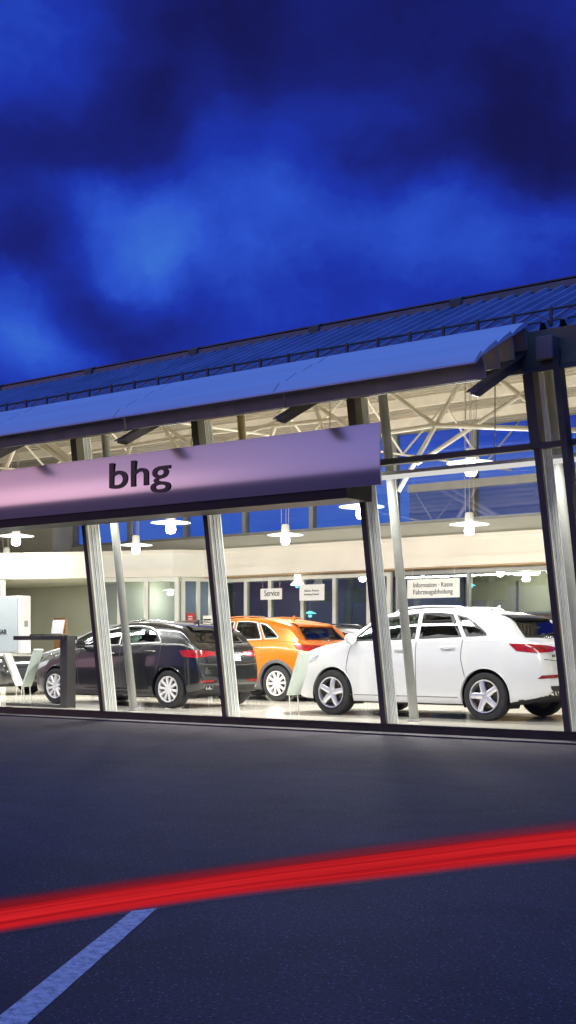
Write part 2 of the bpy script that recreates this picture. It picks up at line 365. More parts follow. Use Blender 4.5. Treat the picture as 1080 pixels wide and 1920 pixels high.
sky = N.new('ShaderNodeTexSky'); sky.sky_type = 'NISHITA'; sky.sun_disc = False; sky.sun_elevation = R(1.0); sky.sun_rotation = R(228)
nis = N.new('ShaderNodeBackground'); nis.inputs[1].default_value = .0015; Lk.new(sky.outputs[0], nis.inputs[0])
bg = N.new('ShaderNodeBackground'); bg.inputs[1].default_value = 1.0; Lk.new(below, bg.inputs[0])
ads = N.new('ShaderNodeAddShader'); Lk.new(bg.outputs[0], ads.inputs[0]); Lk.new(nis.outputs[0], ads.inputs[1])
wo = N.new('ShaderNodeOutputWorld'); Lk.new(ads.outputs[0], wo.inputs[0])
sun = bpy.data.lights.new('sun', 'SUN'); sun.energy = .03; sun.angle = R(10); sun.color = (1,.6,.7)
so = bpy.data.objects.new('sun', sun); COL.objects.link(so); so.rotation_euler = (R(86), 0, R(-48))

# ---------------------------------------------------------------- ground
mb = MB(); mb.quad((-900,-900,0),(900,-900,0),(900,900,0),(-900,900,0))
tag(mb.build('ground', M['asphalt']), kind='structure')
mb = MB(); mb.box(-34,-2.2,-.42,-.075,.004,.02); tag(mb.build('pavement', pmat('edging_stone',(.11,.10,.095),.8,0,.25,3,.3,40)), kind='structure')
mb = MB()
a, b_, c, d = Vector((-4.16,-10.55,0)), Vector((-4.122,-10.43,0)), Vector((-2.108,-13.66,0)), Vector((-2.27,-13.66,0))
G = []
for i in range(25):
    t = i/24; j = random.uniform(-.0015,.0015)
    G.append([(*(a.lerp(d,t)).xy, .0016), (*(b_.lerp(c,t)+Vector((j,j,0))).xy, .0016)])
mb.grid(G); tag(mb.build('road_marking', M['line']), 'worn white parking line on the dark asphalt in the left foreground', 'road marking')
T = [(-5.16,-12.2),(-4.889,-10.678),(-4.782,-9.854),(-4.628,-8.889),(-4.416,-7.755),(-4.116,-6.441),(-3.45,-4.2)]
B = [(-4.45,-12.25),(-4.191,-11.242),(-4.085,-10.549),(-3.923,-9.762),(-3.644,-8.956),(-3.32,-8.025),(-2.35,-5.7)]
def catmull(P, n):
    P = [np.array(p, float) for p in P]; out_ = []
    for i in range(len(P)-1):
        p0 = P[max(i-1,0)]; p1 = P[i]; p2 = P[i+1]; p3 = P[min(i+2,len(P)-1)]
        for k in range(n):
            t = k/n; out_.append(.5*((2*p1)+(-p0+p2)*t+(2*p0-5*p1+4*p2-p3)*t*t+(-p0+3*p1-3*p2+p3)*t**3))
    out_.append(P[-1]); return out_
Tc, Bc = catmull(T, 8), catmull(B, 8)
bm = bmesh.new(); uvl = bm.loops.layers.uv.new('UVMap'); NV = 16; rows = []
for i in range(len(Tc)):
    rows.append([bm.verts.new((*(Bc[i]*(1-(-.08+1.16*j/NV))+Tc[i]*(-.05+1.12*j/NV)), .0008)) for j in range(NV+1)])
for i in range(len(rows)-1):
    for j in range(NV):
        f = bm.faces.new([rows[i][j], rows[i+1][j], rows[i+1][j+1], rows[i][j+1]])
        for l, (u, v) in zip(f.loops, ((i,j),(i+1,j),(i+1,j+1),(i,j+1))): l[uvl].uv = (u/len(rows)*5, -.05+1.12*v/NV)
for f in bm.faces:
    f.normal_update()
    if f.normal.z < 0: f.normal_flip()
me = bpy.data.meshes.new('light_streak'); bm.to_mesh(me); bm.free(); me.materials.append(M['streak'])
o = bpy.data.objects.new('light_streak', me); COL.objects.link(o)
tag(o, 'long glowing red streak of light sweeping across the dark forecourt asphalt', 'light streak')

# ---------------------------------------------------------------- showroom building
LEAN = .135
def fy(z, off=0): return -LEAN*(z-.1)+off
bld = thing('car_showroom', 'long glass fronted car showroom with leaning glazing and ribbed metal roof', 'building', (-14,0,0))
def part(mb, name, mat, parent=None, smooth=False):
    o = mb.build(name, mat, None, smooth); p = parent or bld
    if p is bld: o.data.transform(Matrix.Translation((14,0,0)))
    else: o.data.transform(Matrix.Translation((14,0,0)))
    o.parent = p; return o
XL, XR = -34.0, -2.2
# floor and plinth
mb = MB(); mb.box(XL,XR,.06,14.0,.006,.10); part(mb,'floor',M['floor'])
mb = MB(); mb.box(XL,XR,-.07,.055,.006,.085); mb.box(XL,XR,-.04,.056,.087,.125); part(mb,'plinth',M['sill'])
# columns: dark outer flange, pale grooved web behind it
colX = [(-26.4,0),(-23.7,0),(-21.0,0),(-18.48,0),(-15.58,0),(-12.98,-.04),(-10.153,-.1),(-7.461,-.21),(-4.76,-.21)]
ZT = 4.42
def cpt(X, dr, z, dx, off): return (X+dr*(z-.1)/4.3+dx, fy(z,off), z)
for X, dr in colX:
    mb = MB()
    def slab(mb, x0, x1, y0, y1, z0=.1, z1=ZT):
        mb.hexa([cpt(X,dr,z0,x0,y0),cpt(X,dr,z0,x1,y0),cpt(X,dr,z0,x1,y1),cpt(X,dr,z0,x0,y1),cpt(X,dr,z1,x0,y0),cpt(X,dr,z1,x1,y0),cpt(X,dr,z1,x1,y1),cpt(X,dr,z1,x0,y1)])
    slab(mb,-.04,.04,.035,.29); col = part(mb,'column',M['column'])
    mb = MB(); slab(mb,-.043,.043,-.012,.032,.02); part(mb,'mullion',M['steel_dark'],col)
    mb = MB(); slab(mb,-.065,.065,-.05,-.014,3.50); slab(mb,.045,.065,-.012,.10,3.50); part(mb,'column_head',M['steel_dark'],col)
    mb = MB()
    for yy in (.075,.145,.215): slab(mb,.039,.043,yy,yy+.016)
    part(mb,'groove',M['column_rib'],col)
    mb = MB()
    for yy in (.118,.188,.258): mb.tube([cpt(X,dr,.1,.042,yy), cpt(X,dr,ZT,.042,yy)], .011, 8)
    part(mb,'flute',M['column'],col,True)
# round props behind the columns
for X, Y, dr in ((-15.70,.81,-.0),(-10.37,1.06,-.1),(-7.72,1.0,-.21),(-5.0,1.0,-.21)):
    mb = MB(); mb.tube([(X,Y,.10),(X+dr,Y-.145*4.9,5.0)], .066, 14); pr = part(mb,'prop',M['prop'],None,True)
    mb = MB(); mb.lathe([(.068,0),(.11,.004),(.11,.018),(.075,.022),(.068,.04)], 16, o=(X,Y-.002,.10)); part(mb,'prop_foot',M['frame_grey'],pr,True)
# a short dark post in the second bay's top band
mb = MB(); mb.tube([(-12.86,.35,3.3),(-12.9,.22,4.9)], .06, 10); part(mb,'post',M['steel_lintel'],None,True)
# glass panes, one per bay
for i in range(len(colX)-1):
    (x0,d0),(x1,d1) = colX[i], colX[i+1]
    for z0, z1 in ((.126,3.484),(3.558,4.40)):
        mb = MB(); mb.quad(cpt(x0,d0,z0,.054,-.01),cpt(x1,d1,z0,-.054,-.01),cpt(x1,d1,z1,-.054,-.01),cpt(x0,d0,z1,.054,-.01))
        if i == len(colX)-2:
            X = -7.06
            mb = MB(); mb.quad(cpt(X,d1,z0,.05,-.01),cpt(x1,d1,z0,-.054,-.01),cpt(x1,d1,z1,-.054,-.01),cpt(X,d1,z1,.05,-.01))
        part(mb,'glass_pane',M['pane'])
    mb = MB()
    def bar_(z, h, y0, y1): 
        mb.hexa([cpt(x0,d0,z,.055,y0),cpt(x1,d1,z,-.055,y0),cpt(x1,d1,z,-.055,y1),cpt(x0,d0,z,.055,y1),cpt(x0,d0,z+h,.055,y0),cpt(x1,d1,z+h,-.055,y0),cpt(x1,d1,z+h,-.055,y1),cpt(x0,d0,z+h,.055,y1)])
    bar_(3.485,.072,-.05,.06); part(mb,'transom',M['steel_dark'])
# second mullion right of the big column with a steeper, sky-mirroring pane beyond
mb = MB(); X, dr = -7.06, -.21
mb.hexa([cpt(X,dr,.1,-.03,-.12),cpt(X,dr,.1,.05,-.12),cpt(X,dr,.1,.05,.02),cpt(X,dr,.1,-.03,.02),cpt(X,dr,4.6,-.03,-.12),cpt(X,dr,4.6,.05,-.12),cpt(X,dr,4.6,.05,.02),cpt(X,dr,4.6,-.03,.02)])
part(mb,'corner_mullion',M['steel_dark'])
mb = MB(); mb.quad((-7.08,-.55,2.55),(-5.2,-.55,2.55),(-5.3,-.10,4.4),(-7.18,-.10,4.4)); part(mb,'mirror_pane',M['pane_sky'])
# lintel above the glass, cap box over the big column
mb = MB(); mb.hexa([(XL,fy(4.4,-.07),4.40),(XR,fy(4.4,-.07),4.40),(XR,fy(4.4,.10),4.40),(XL,fy(4.4,.10),4.40),(XL,fy(4.9,.05),4.86),(XR,fy(4.9,.05),4.86),(XR,fy(4.9,.2),4.86),(XL,fy(4.9,.2),4.86)])
li = part(mb,'lintel',M['steel_lintel'])
mb = MB(); mb.box(XL,XR,fy(4.4,-.09),fy(4.4,-.05),4.36,4.42); part(mb,'lintel_trim',M['steel_dark'],li)
for X in (-7.62,-10.26,-13.0,-15.6,-18.3,-21.0):
    mb = MB(); mb.box(X+.14,X+.36,-.78,-.52,4.47,4.74); mb.bevel(.01,1); part(mb,'beam_end',M['ridge'])
# roof: ribbed sheet from the eave up to the ridge, then a shallow back slope
EY, EZ, RY, RZ = -.45, 4.90, 2.25, 6.13
def rz(y): return EZ + (y-EY)*(RZ-EZ)/(RY-EY)
mb = MB(); G = []; x = XL; k = 0
pitch = .26
while x < XR:
    for dx, h in ((0,0),(.13,0),(.15,.085),(.20,.085),(.24,0)):
        G.append([(x+dx,EY,rz(EY)+h),(x+dx,RY,rz(RY)+h)])
    x += pitch
mb.grid(G); roof = part(mb,'roof',M['roof'])
mb = MB(); mb.prism_x([(RY,RZ-.02),(11.3,6.22),(11.3,6.30),(RY,RZ+.06)], XL, XR); part(mb,'back_roof',M['roof'],roof)
mb = MB(); mb.prism_x([(EY-.02,EZ-.20),(EY+.10,EZ-.20),(EY+.10,EZ-.02),(EY-.02,EZ-.02)], XL, XR); part(mb,'eave_board',M['steel_dark'],roof)
# ridge duct with joints
mb = MB(); mb.prism_x([(2.10,6.11),(2.13,6.215),(2.22,6.245),(2.40,6.245),(2.46,6.20),(2.46,6.11)], XL, XR); rd = part(mb,'ridge_cap',M['ridge'])
mb = MB(); mb.box(XL,XR,2.17,2.45,6.247,6.268); part(mb,'ridge_flashing',M['steel_dark'],rd)
for k in range(-5, 3):
    X = -10.35+2.62*k
    mb = MB(); mb.prism_x([(2.07,6.07),(2.10,6.23),(2.20,6.285),(2.42,6.285),(2.49,6.22),(2.49,6.07)], X-.10, X+.10); part(mb,'ridge_joint',M['steel_dark'],rd)
# lattice snow guard above the eave
gy, gz = -.36, rz(-.36)+.045
mb = MB()
mb.tube([(XL,gy,gz+.165),(XR,gy,gz+.165)], .016, 6); mb.tube([(XL,gy,gz+.03),(XR,gy,gz+.03)], .014, 6)
sg = part(mb,'snow_guard',M['bracket'],roof)
X = -28.0; posts = MB(); braces = MB()
while X < XR:
    posts.box(X-.017,X+.017,gy-.015,gy+.015,gz-.03,gz+.19)
    braces.bar((X,gy+.01,gz+.02),(X+.25,gy+.01,gz+.15),.014,.014); braces.bar((X+.25,gy+.01,gz+.15),(X+.5,gy+.01,gz+.02),.014,.014)
    X += .5
o = part(posts,'snow_guard_post',M['steel_dark'],roof); o['kind'] = 'stuff'
part(braces,'snow_guard_brace',M['bracket'],roof)
# louvred sun shade over the front: brackets and four shingled blades
brX = [-21.9,-19.1,-16.35,-13.4,-10.55,-7.75]
def bz(y): return 4.72 + (y+.40)*(4.72-4.0)/(1.74-.40)
for X in brX:
    mb = MB(); prof = [(-.42,bz(-.42)),(-1.76,bz(-1.76)),(-1.76,bz(-1.76)-.03),(-1.60,bz(-1.60)-.12),(-.42,bz(-.42)-.14)]
    mb.prism_x(prof, X-.012, X+.012); br = part(mb,'awning_bracket',M['bracket'])
    mb = MB(); mb.hexa([(X-.075,-1.76,bz(-1.76)),(X+.075,-1.76,bz(-1.76)),(X+.075,-.42,bz(-.42)),(X-.075,-.42,bz(-.42)),(X-.075,-1.76,bz(-1.76)+.012),(X+.075,-1.76,bz(-1.76)+.012),(X+.075,-.42,bz(-.42)+.012),(X-.075,-.42,bz(-.42)+.012)])
    part(mb,'bracket_flange',M['bracket'],br)
heads = [(-1.60,4.14,-1.685,4.449,-1.835,4.300),(-1.28,4.30,-1.345,4.625,-1.66,4.425),(-.96,4.455,-1.02,4.785,-1.32,4.598),(-.64,4.62,-.70,4.945,-.995,4.757)]
segX = [XL]+brX+[]
for i in range(len(segX)-1):
    x0 = segX[i]+.012; x1 = segX[i+1]-.012
    if i == len(segX)-2: x1 = segX[i+1]+.09
    for (by, b0, ty, tz, ny, nz_) in heads:
        mb = MB(); t = .022
        prof = [(ty+.006,tz-.05),(ny+.03,nz_-.005),(ny-.004,nz_-.012),(ny-.006,nz_+.008),(ny*.6+ty*.4,nz_*.6+tz*.4+.022),(ty-.02,tz+.004),(ty+.012,tz-.012),(ty+.025,tz-.045)]
        mb.prism_x(prof, x0, x1); ab = part(mb,'awning_blade',M['blade'],None,True)
        mb = MB(); mb.prism_x([(by,b0+.02),(by-.03,b0+.16),(ty+.004,tz-.053),(ty+.024,tz-.05),(by-.005,b0+.16),(by+.025,b0+.02)], x0, x1); part(mb,'blade_leg',M['leg'],ab)
# ceiling deck and purlins
mb = MB(); G = []
y = -.42
def cz(y): return (rz(y)-.08) if y < RY else 6.02+(y-RY)*.012
while y < 11.2:
    for dy, h in ((0,0),(.08,0),(.10,-.06),(.20,-.06),(.22,0)):
        yy = min(y+dy, 11.25); G.append([(XL,yy,cz(yy)+h),(XR,yy,cz(yy)+h)])
    y += .25
mb.grid(G); part(mb,'ceiling',M['deck'])
for y in (.8,3.3,5.2,7.3,9.3):
    mb = MB(); mb.box(XL,XR,y-.05,y+.05,cz(y)-.24,cz(y)-.055); part(mb,'purlin',M['truss'] if y > 1 else M['deck'])
# steel lattice under the ceiling
def truss(segs, r=.036):
    mb = MB()
    for a, b_ in segs: mb.tube([a, b_], r, 8)
    part(mb,'truss',M['truss'],None,True)
Y2 = 2.5
def ext(a, b_, za, zb):   # line through two (x,z) points, cut at heights za..zb
    f = lambda z: a[0]+(b_[0]-a[0])*(z-a[1])/(b_[1]-a[1])
    return ((f(za),Y2,za),(f(zb),Y2,zb))
node = (-10.937, Y2, 4.50)
truss([(ext((-11.738,5.075),(-10.937,4.503),5.95,4.503)), ext((-10.533,5.06),(-11.177,4.162),5.95,3.55), ((-12.2,Y2,4.47),node), (node,(-7.6,1.4,3.93)),
       ext((-9.456,4.803),(-10.88,4.134),5.5,3.95), ext((-9.762,4.995),(-9.283,4.614),5.9,4.2)])
truss([ext((-14.155,4.678),(-13.983,5.015),4.2,5.95), ext((-13.147,5.009),(-12.611,4.669),5.95,4.47), ext((-13.30,5.2),(-13.05,4.55),5.95,4.3), ((-15.2,Y2,4.66),(-14.04,Y2,4.89)), ((-15.9,Y2,4.86),(-12.3,Y2,4.78)), ((-14.6,Y2,4.2),(-12.2,Y2,4.47))])
truss([ext((-17.567,4.697),(-17.374,4.999),4.2,5.95), ext((-16.687,5.073),(-16.294,4.628),5.95,4.3), ext((-16.516,5.008),(-15.947,4.642),5.95,4.3), ((-18.5,Y2,4.80),(-15.9,Y2,4.84)), ((-17.9,Y2,4.62),(-14.6,Y2,4.55))])
truss([ext((-19.841,4.987),(-19.229,4.666),5.95,4.3), ext((-19.6,4.99),(-19.1,4.70),5.95,4.3), ((-22.5,Y2,4.6),(-19.2,Y2,4.55)), ext((-21.2,4.5),(-20.7,5.2),4.3,5.95)], .06)
for X in (-21.0,-14.3,-7.6):   # cross lattices running into the hall
    segs = [((X,.3,4.62),(X,10.8,4.95))]
    yy = .6; up_ = True
    while yy < 10:
        a = (X,yy,4.63+(yy-.3)*.031 if up_ else cz(yy)-.1); b_ = (X,yy+1.5,cz(yy+1.5)-.1 if up_ else 4.63+(yy+1.2)*.031)
        segs.append((a,b_)); yy += 1.5; up_ = not up_
    truss(segs,.02)
# upper back wall: parapet, clerestory
mb = MB(); mb.box(-28.4,XR,10.9,11.1,3.0,3.95); part(mb,'parapet',M['parapet'])
mb = MB(); mb.box(XL,-28.45,10.2,11.1,3.0,6.1); part(mb,'upper_wall',M['parapet'])
mb = MB(); mb.box(-28.4,XR,10.86,11.12,3.952,4.01); part(mb,'clerestory_sill',M['frame_grey'])
cm = [-28.4,-26.2,-24.1,-22.05,-19.9,-17.45,-15.35,-13.2,-11.0,-8.8,-6.6,-4.4,-2.2]
for i in range(len(cm)-1):
    mb = MB(); mb.quad((cm[i]+.05,11.0,4.012),(cm[i+1]-.05,11.0,4.012),(cm[i+1]-.05,11.0,6.0),(cm[i]+.05,11.0,6.0)); part(mb,'clerestory_pane',M['pane_up'])
    mb = MB(); mb.box(cm[i]-.06,cm[i]+.06,10.93,11.09,3.6,6.05); part(mb,'clerestory_mullion',M['frame_grey'])
mb = MB(); mb.quad((-17.0,10.88,4.02),(XR,10.88,4.02),(XR,10.88,4.66),(-17.0,10.88,4.66)); part(mb,'clerestory_pane',M['pane_low'])
mb = MB(); mb.box(-17.0,XR,10.80,10.90,4.66,4.84); part(mb,'clerestory_transom',M['frame_grey'])
# gallery fascia, bent in plan
plan = [(-33.5,4.9),(-29.8,6.5),(-27.4,7.5),(-25.3,8.5),(-23.05,9.40),(-22.55,10.0),(XR,10.0)]
def wall(plan, z0, z1, th, off=0):
    mb = MB()
    P = [Vector(p) for p in plan]; nr = []
    for i in range(len(P)):
        t = ((P[min(i+1,len(P)-1)]-P[max(i-1,0)])).normalized(); nr.append(Vector((t.y,-t.x)))
    for i in range(len(P)-1):
        a, b2 = P[i]+nr[i]*off, P[i+1]+nr[i+1]*off; c, d = P[i+1]+nr[i+1]*(off-th), P[i]+nr[i]*(off-th)
        mb.hexa([(*a,z0),(*b2,z0),(*c,z0),(*d,z0),(*a,z1),(*b2,z1),(*c,z1),(*d,z1)])
    return mb
fas = part(wall(plan[:6],2.90,3.55,.12),'fascia',M['creamw'])
fas2 = part(wall(plan[5:],2.90,3.55,.12),'fascia',M['cream'])
part(wall(plan,2.885,3.08,.05,.055),'fascia_lip',M['cream'],fas2)
part(wall(plan,3.47,3.555,.05,.05),'fascia_lip',M['cream'],fas)
mb = MB(); mb.box(-22.6,XR,10.03,10.9,2.86,2.884); part(mb,'soffit',M['soffit'])
mb = MB(); mb.poly([(*p,3.56) for p in plan]+[(XR,11,3.56),(XL,11,3.56)]); part(mb,'gallery_floor',M['parapet'])
mb = MB(); mb.poly([(x_,y_+.12,2.895) for x_,y_ in plan]+[(XR,14,2.895),(XL,14,2.895)]); part(mb,'room_ceiling',M['roomgrey'])
# glass offices under the gallery
def glazing(p, q, cuts, ztop, name='partition', wide=.05, mat=None, dy=.05):
    """a framed glass wall from p to q; cuts are fractions where posts stand"""
    p, q = Vector(p), Vector(q); t = (q-p).normalized(); nrm = Vector((t.y,-t.x))*dy
    mb = MB()
    def blk(f0, f1, z0, z1, d=1.0):
        a, b2 = p.lerp(q,f0), p.lerp(q,f1)
        mb.hexa([(*(a+nrm*d),z0),(*(b2+nrm*d),z0),(*(b2-nrm*d),z0),(*(a-nrm*d),z0),(*(a+nrm*d),z1),(*(b2+nrm*d),z1),(*(b2-nrm*d),z1),(*(a-nrm*d),z1)])
    L = (q-p).length; hw = wide/L
    for c in cuts: blk(c-hw, c+hw, .102, ztop)
    blk(cuts[0]+hw, cuts[-1]-hw, ztop-.10, ztop-.003, .9); blk(cuts[0]+hw, cuts[-1]-hw, .102, .18, .9)
    fr = part(mb, name, mat or M['frame'])
    for i in range(len(cuts)-1):
        a, b2 = p.lerp(q,cuts[i]+hw), p.lerp(q,cuts[i+1]-hw)
        mb = MB(); mb.quad((*a,.18),(*b2,.18),(*b2,ztop-.10),(*a,ztop-.10)); part(mb,'glass_panel',M['pane_in'],fr)
A0, A1 = (-27.25,7.75), (-23.05,9.55)
# left: white frames, an open doorway, then glass to the corner
glazing((-28.9,7.1),(-27.45,7.68),[0.02,.42,.98],2.88)
glazing((-25.1,8.68),(-23.0,9.56),[.02,.30,.62,.98],2.88,wide=.055)
glazing((-23.0,9.62),(-22.5,10.6),[.06,.42,.72,.99],2.88,wide=.04)
glazing((-22.5,10.6),(-17.3,10.6),[.01,.16,.31,.505,.69,.88,.99],2.86,wide=.05)
glazing((-17.2,10.6),(XR,10.6),[.005,.13,.30,.47,.66,.83,.99],2.86,wide=.03,mat=M['frame_grey'])
mb = MB(); mb.box(XL,-29.0,6.9,7.05,.1,2.89); part(mb,'white_wall',M['creamw'])
mb = MB(); mb.box(-24.95,-24.80,8.45,8.60,.1,3.9); part(mb,'post',M['frame'])
# rooms behind
mb = MB(); mb.box(XL,-23.6,11.6,11.75,.1,2.89); part(mb,'room_wall',M['roomgrey'])
mb = MB(); mb.box(-25.0,-24.9,9.6,11.59,.1,2.89); part(mb,'room_wall',M['roomgrey'])
mb = MB(); mb.box(-23.5,-17.2,13.4,13.55,.1,2.89); part(mb,'room_wall',M['garage'])
mb = MB(); mb.box(-24.88,-23.62,11.45,11.55,.1,2.88); part(mb,'room_wall',M['garage'])
mb = MB(); mb.box(-23.6,-23.5,11.76,13.55,.1,2.89); part(mb,'room_wall',M['garage'])
mb = MB(); mb.box(-17.2,-17.1,10.75,13.55,.1,2.89); part(mb,'room_wall',M['garage'])
mb = MB(); mb.box(-17.05,XR,13.4,13.55,.1,2.89); rw = part(mb,'room_wall',M['olive'])
mb = MB()
for X in (-15.6,-14.3,-13.6,-12.2): mb.box(X-.02,X+.02,13.36,13.395,.1,2.7)
part(mb,'door_groove',M['trim_grey'],rw)
mb = MB(); mb.box(XL-.1,XL,0,14,.1,6.0); part(mb,'end_wall',M['parapet'])
mb = MB(); mb.box(XR,XR+.1,.0,14,.1,6.0); part(mb,'end_wall',M['parapet'])

# ---------------------------------------------------------------- name board on the front
sg = thing('shop_sign', 'long curved metal sign reading bhg above the leaning glass front', 'sign', (-14.5,-1.05,3.16))
off = Matrix.Translation((14.5,1.05,-3.16))
def spart(mb, name, mat, smooth=False):
    o = mb.build(name, mat, None, smooth); o.data.transform(off); o.parent = sg; return o
n = 18; prof = []
def sy(t): return -1.06 - .022*math.sin(math.pi*t) + .05*(1-t)**3*0 + .06*max(0,.25-t)
for i in range(n+1):
    t = i/n; prof.append((sy(t), 3.155+.775*t))
back = [(y+.025, z) for y, z in reversed(prof)]
mb = MB(); mb.prism_x(prof+back, -24.5, -9.47); spart(mb,'sign_panel',M['sign'],True)
mb = MB(); mb.box(-24.3,-10.02,-1.02,-.47,3.03,3.30); spart(mb,'sign_tray',M['tray'])
mb = MB()
for X in (-23.6,-20.9,-18.2,-15.5,-12.9,-10.3): mb.box(X-.04,X+.04,-.98,-.50,3.45,3.53)
spart(mb,'sign_bracket',M['steel_dark'])
def textmesh(name, body, size, mat, parent, loc, rot, depth=.01, align='LEFT', sx=1, font_off=0):
    cu = bpy.data.curves.new(name, 'FONT'); cu.body = body; cu.size = size; cu.extrude = depth; cu.align_x = align; cu.offset = font_off
    tmp = bpy.data.objects.new('tmp', cu); COL.objects.link(tmp)
    dg = bpy.context.evaluated_depsgraph_get(); dg.update()
    me = bpy.data.meshes.new_from_object(tmp.evaluated_get(dg)); bpy.data.objects.remove(tmp)
    me.materials.clear(); me.materials.append(mat)
    o = bpy.data.objects.new(name, me); COL.objects.link(o)
    if parent: o.parent = parent
    o.location = loc; o.rotation_euler = rot; o.scale = (sx,1,1)
    return o
lt = textmesh('letters', 'bhg', .52, M['letter'], sg, (.13,-.11,.345), (R(90),0,0), .004, font_off=.004)
bb = [v.co.copy() for v in lt.data.vertices]; x0 = min(v.x for v in bb); x1 = max(v.x for v in bb); z0 = min(v.y for v in bb); z1 = max(v.y for v in bb)
# fit: x -14.27..-13.03, descender at 3.30, ascender top 3.80
lt.scale = (1.235/(x1-x0), .50/(z1-z0), 1)
lt.location = (-14.275+14.5 - x0*lt.scale.x, -.040, 3.325-3.16 - z0*lt.scale.y)

# ---------------------------------------------------------------- lamps
def bulb_light(parent, loc, watts, col=(1,.975,.93), r=.10):
    l = bpy.data.lights.new('lamp_light', 'POINT'); l.energy = watts; l.color = col; l.shadow_soft_size = r
    o = bpy.data.objects.new('lamp_light', l); COL.objects.link(o); o.parent = parent; o.location = loc; return o
WATT = 130; SPOT = 740
def pendant(label, loc, group='round pendant lamps over the showroom'):
    t = thing('pendant_lamp', label, 'pendant lamp', loc, 0, group)
    mb = MB(); mb.lathe([(.02,.05),(.10,.045),(.36,.003),(.365,-.008),(.30,-.010),(.09,.02),(.0,.02)], 36); mb.build('lamp_shade', M['disc'], t, True)
    mb = MB(); mb.lathe([(0,.22),(.07,.215),(.08,.18),(.085,.07),(.0,.065)], 24); mb.build('housing', M['frame'], t, True)
    mb = MB(); mb.lathe([(.0,.02),(.06,.015),(.085,-.05),(.095,-.13),(.07,-.19),(0,-.205)], 24); mb.build('bulb', M['bulb'], t, True)
    mb = MB(); top = cz(loc[1])-.10-loc[2]
    for k in range(3):
        a = 2.1*k; mb.tube([(.085*math.cos(a),.085*math.sin(a),.23),(.10*math.cos(a),.10*math.sin(a),top)], .006, 5)
    mb.build('cable', M['cable'], t)
    bulb_light(t, (0,0,-.40), WATT)
    l = bpy.data.lights.new('lamp_light', 'SPOT'); l.energy = SPOT; l.color = (1,.98,.94); l.shadow_soft_size = .12; l.spot_size = R(138); l.spot_blend = .8
    o = bpy.data.objects.new('lamp_light', l); COL.objects.link(o); o.parent = t; o.location = (0,0,-.38)
    return t
for lab, loc in (('pendant lamp in front of the roof beam, highest and brightest one in the right bay',(-10.412,2.651,3.90)),
    ('pendant lamp hanging below the highest one in the right bay above the white SUV',(-12.819,6.59,3.4)),
    ('pendant lamp half hidden by the grooved column under the right end of the sign',(-12.555,2.829,3.4)),
    ('pendant lamp above the orange car between the second and third columns',(-16.937,6.289,3.4)),
    ('pendant lamp just right of the thin leaning pole, directly under the sign letters',(-16.881,2.907,3.4)),
    ('smaller pendant lamp low between the leaning pole and the corner of the gallery',(-21.212,6.299,3.4)),
    ('larger of two pendant lamps under the far left end of the sign',(-21.374,3.046,3.4)),
    ('smaller lower pendant lamp at the far left edge',(-26.366,6.869,3.4)),
    ):
    pendant(lab, loc)
# white bar inside the glass, extended as an added lamp to light the cars
t = thing('added_strip_light', 'long white bar behind the dark transom, made into an added light strip for the cars', 'added light strip', (-13.6,.06,3.40))
mb = MB(); mb.box(-11,11,-.045,.045,.031,.075); mb.build('housing', M['frame'], t)
mb = MB(); mb.box(-11,11,-.03,.03,-.022,.03); mb.build('diffuser', M['strip'], t)
mb = MB()
for k in range(9): mb.tube([(-10.5+2.6*k,0,.075),(-10.5+2.6*k,0,1.25)],.008,6)
mb.build('wire', M['cable'], t)
for k in range(4):  # area lamps added under the bar to brighten the car sides
    l = bpy.data.lights.new('strip_fill_lamp', 'AREA'); l.shape = 'RECTANGLE'; l.size = 5.3; l.size_y = .08; l.energy = 112; l.color = (1,.985,.96); l.spread = R(150)
    o = bpy.data.objects.new('strip_fill_lamp', l); COL.objects.link(o); o.parent = t; o.location = (-8.2+5.5*k,0,-.045); o.rotation_euler = (R(38),0,0)
# lamps in the rooms at the back
t = thing('room_lamp', 'flat white room lamp behind the back glass above the white SUV rear', 'pendant lamp', (-14.83,12.4,2.78))
mb = MB(); mb.lathe([(.02,.04),(.30,.0),(.30,-.012),(.05,-.005),(.0,-.005)], 28); mb.build('lamp_shade', M['disc'], t, True)
mb = MB(); mb.lathe([(0,-.01),(.06,-.012),(.10,-.10),(.07,-.15),(0,-.16)], 20); mb.build('bulb', M['bulb'], t, True)
bulb_light(t, (0,0,-.3), 70)
t = thing('room_lamp', 'small bright ceiling lamp inside the white framed glass office at left', 'pendant lamp', (-24.3,10.6,2.62))
mb = MB(); mb.lathe([(.02,.04),(.20,.0),(.20,-.012),(.05,-.005),(.0,-.005)], 28); mb.build('lamp_shade', M['disc'], t, True)
mb = MB(); mb.lathe([(0,-.01),(.06,-.012),(.09,-.09),(.06,-.13),(0,-.14)], 20); mb.build('bulb', M['bulb'], t, True)
mb = MB(); mb.tube([(0,0,.03),(0,0,.27)],.008,6); mb.build('cable', M['cable'], t)
bulb_light(t, (0,0,-.25), 28)
t = thing('bell_lamp', 'small white bell shaped lamp above the grey notice board', 'pendant lamp', (-19.73,10.2,2.60))
mb = MB(); mb.lathe([(.02,.30),(.07,.28),(.085,.12),(.17,.02),(.165,0),(0,.02)], 20); mb.build('lamp_shade', M['disc'], t, True)
mb = MB(); mb.tube([(0,0,.29),(0,0,.335)],.012,6); mb.build('cable', M['cable'], t)
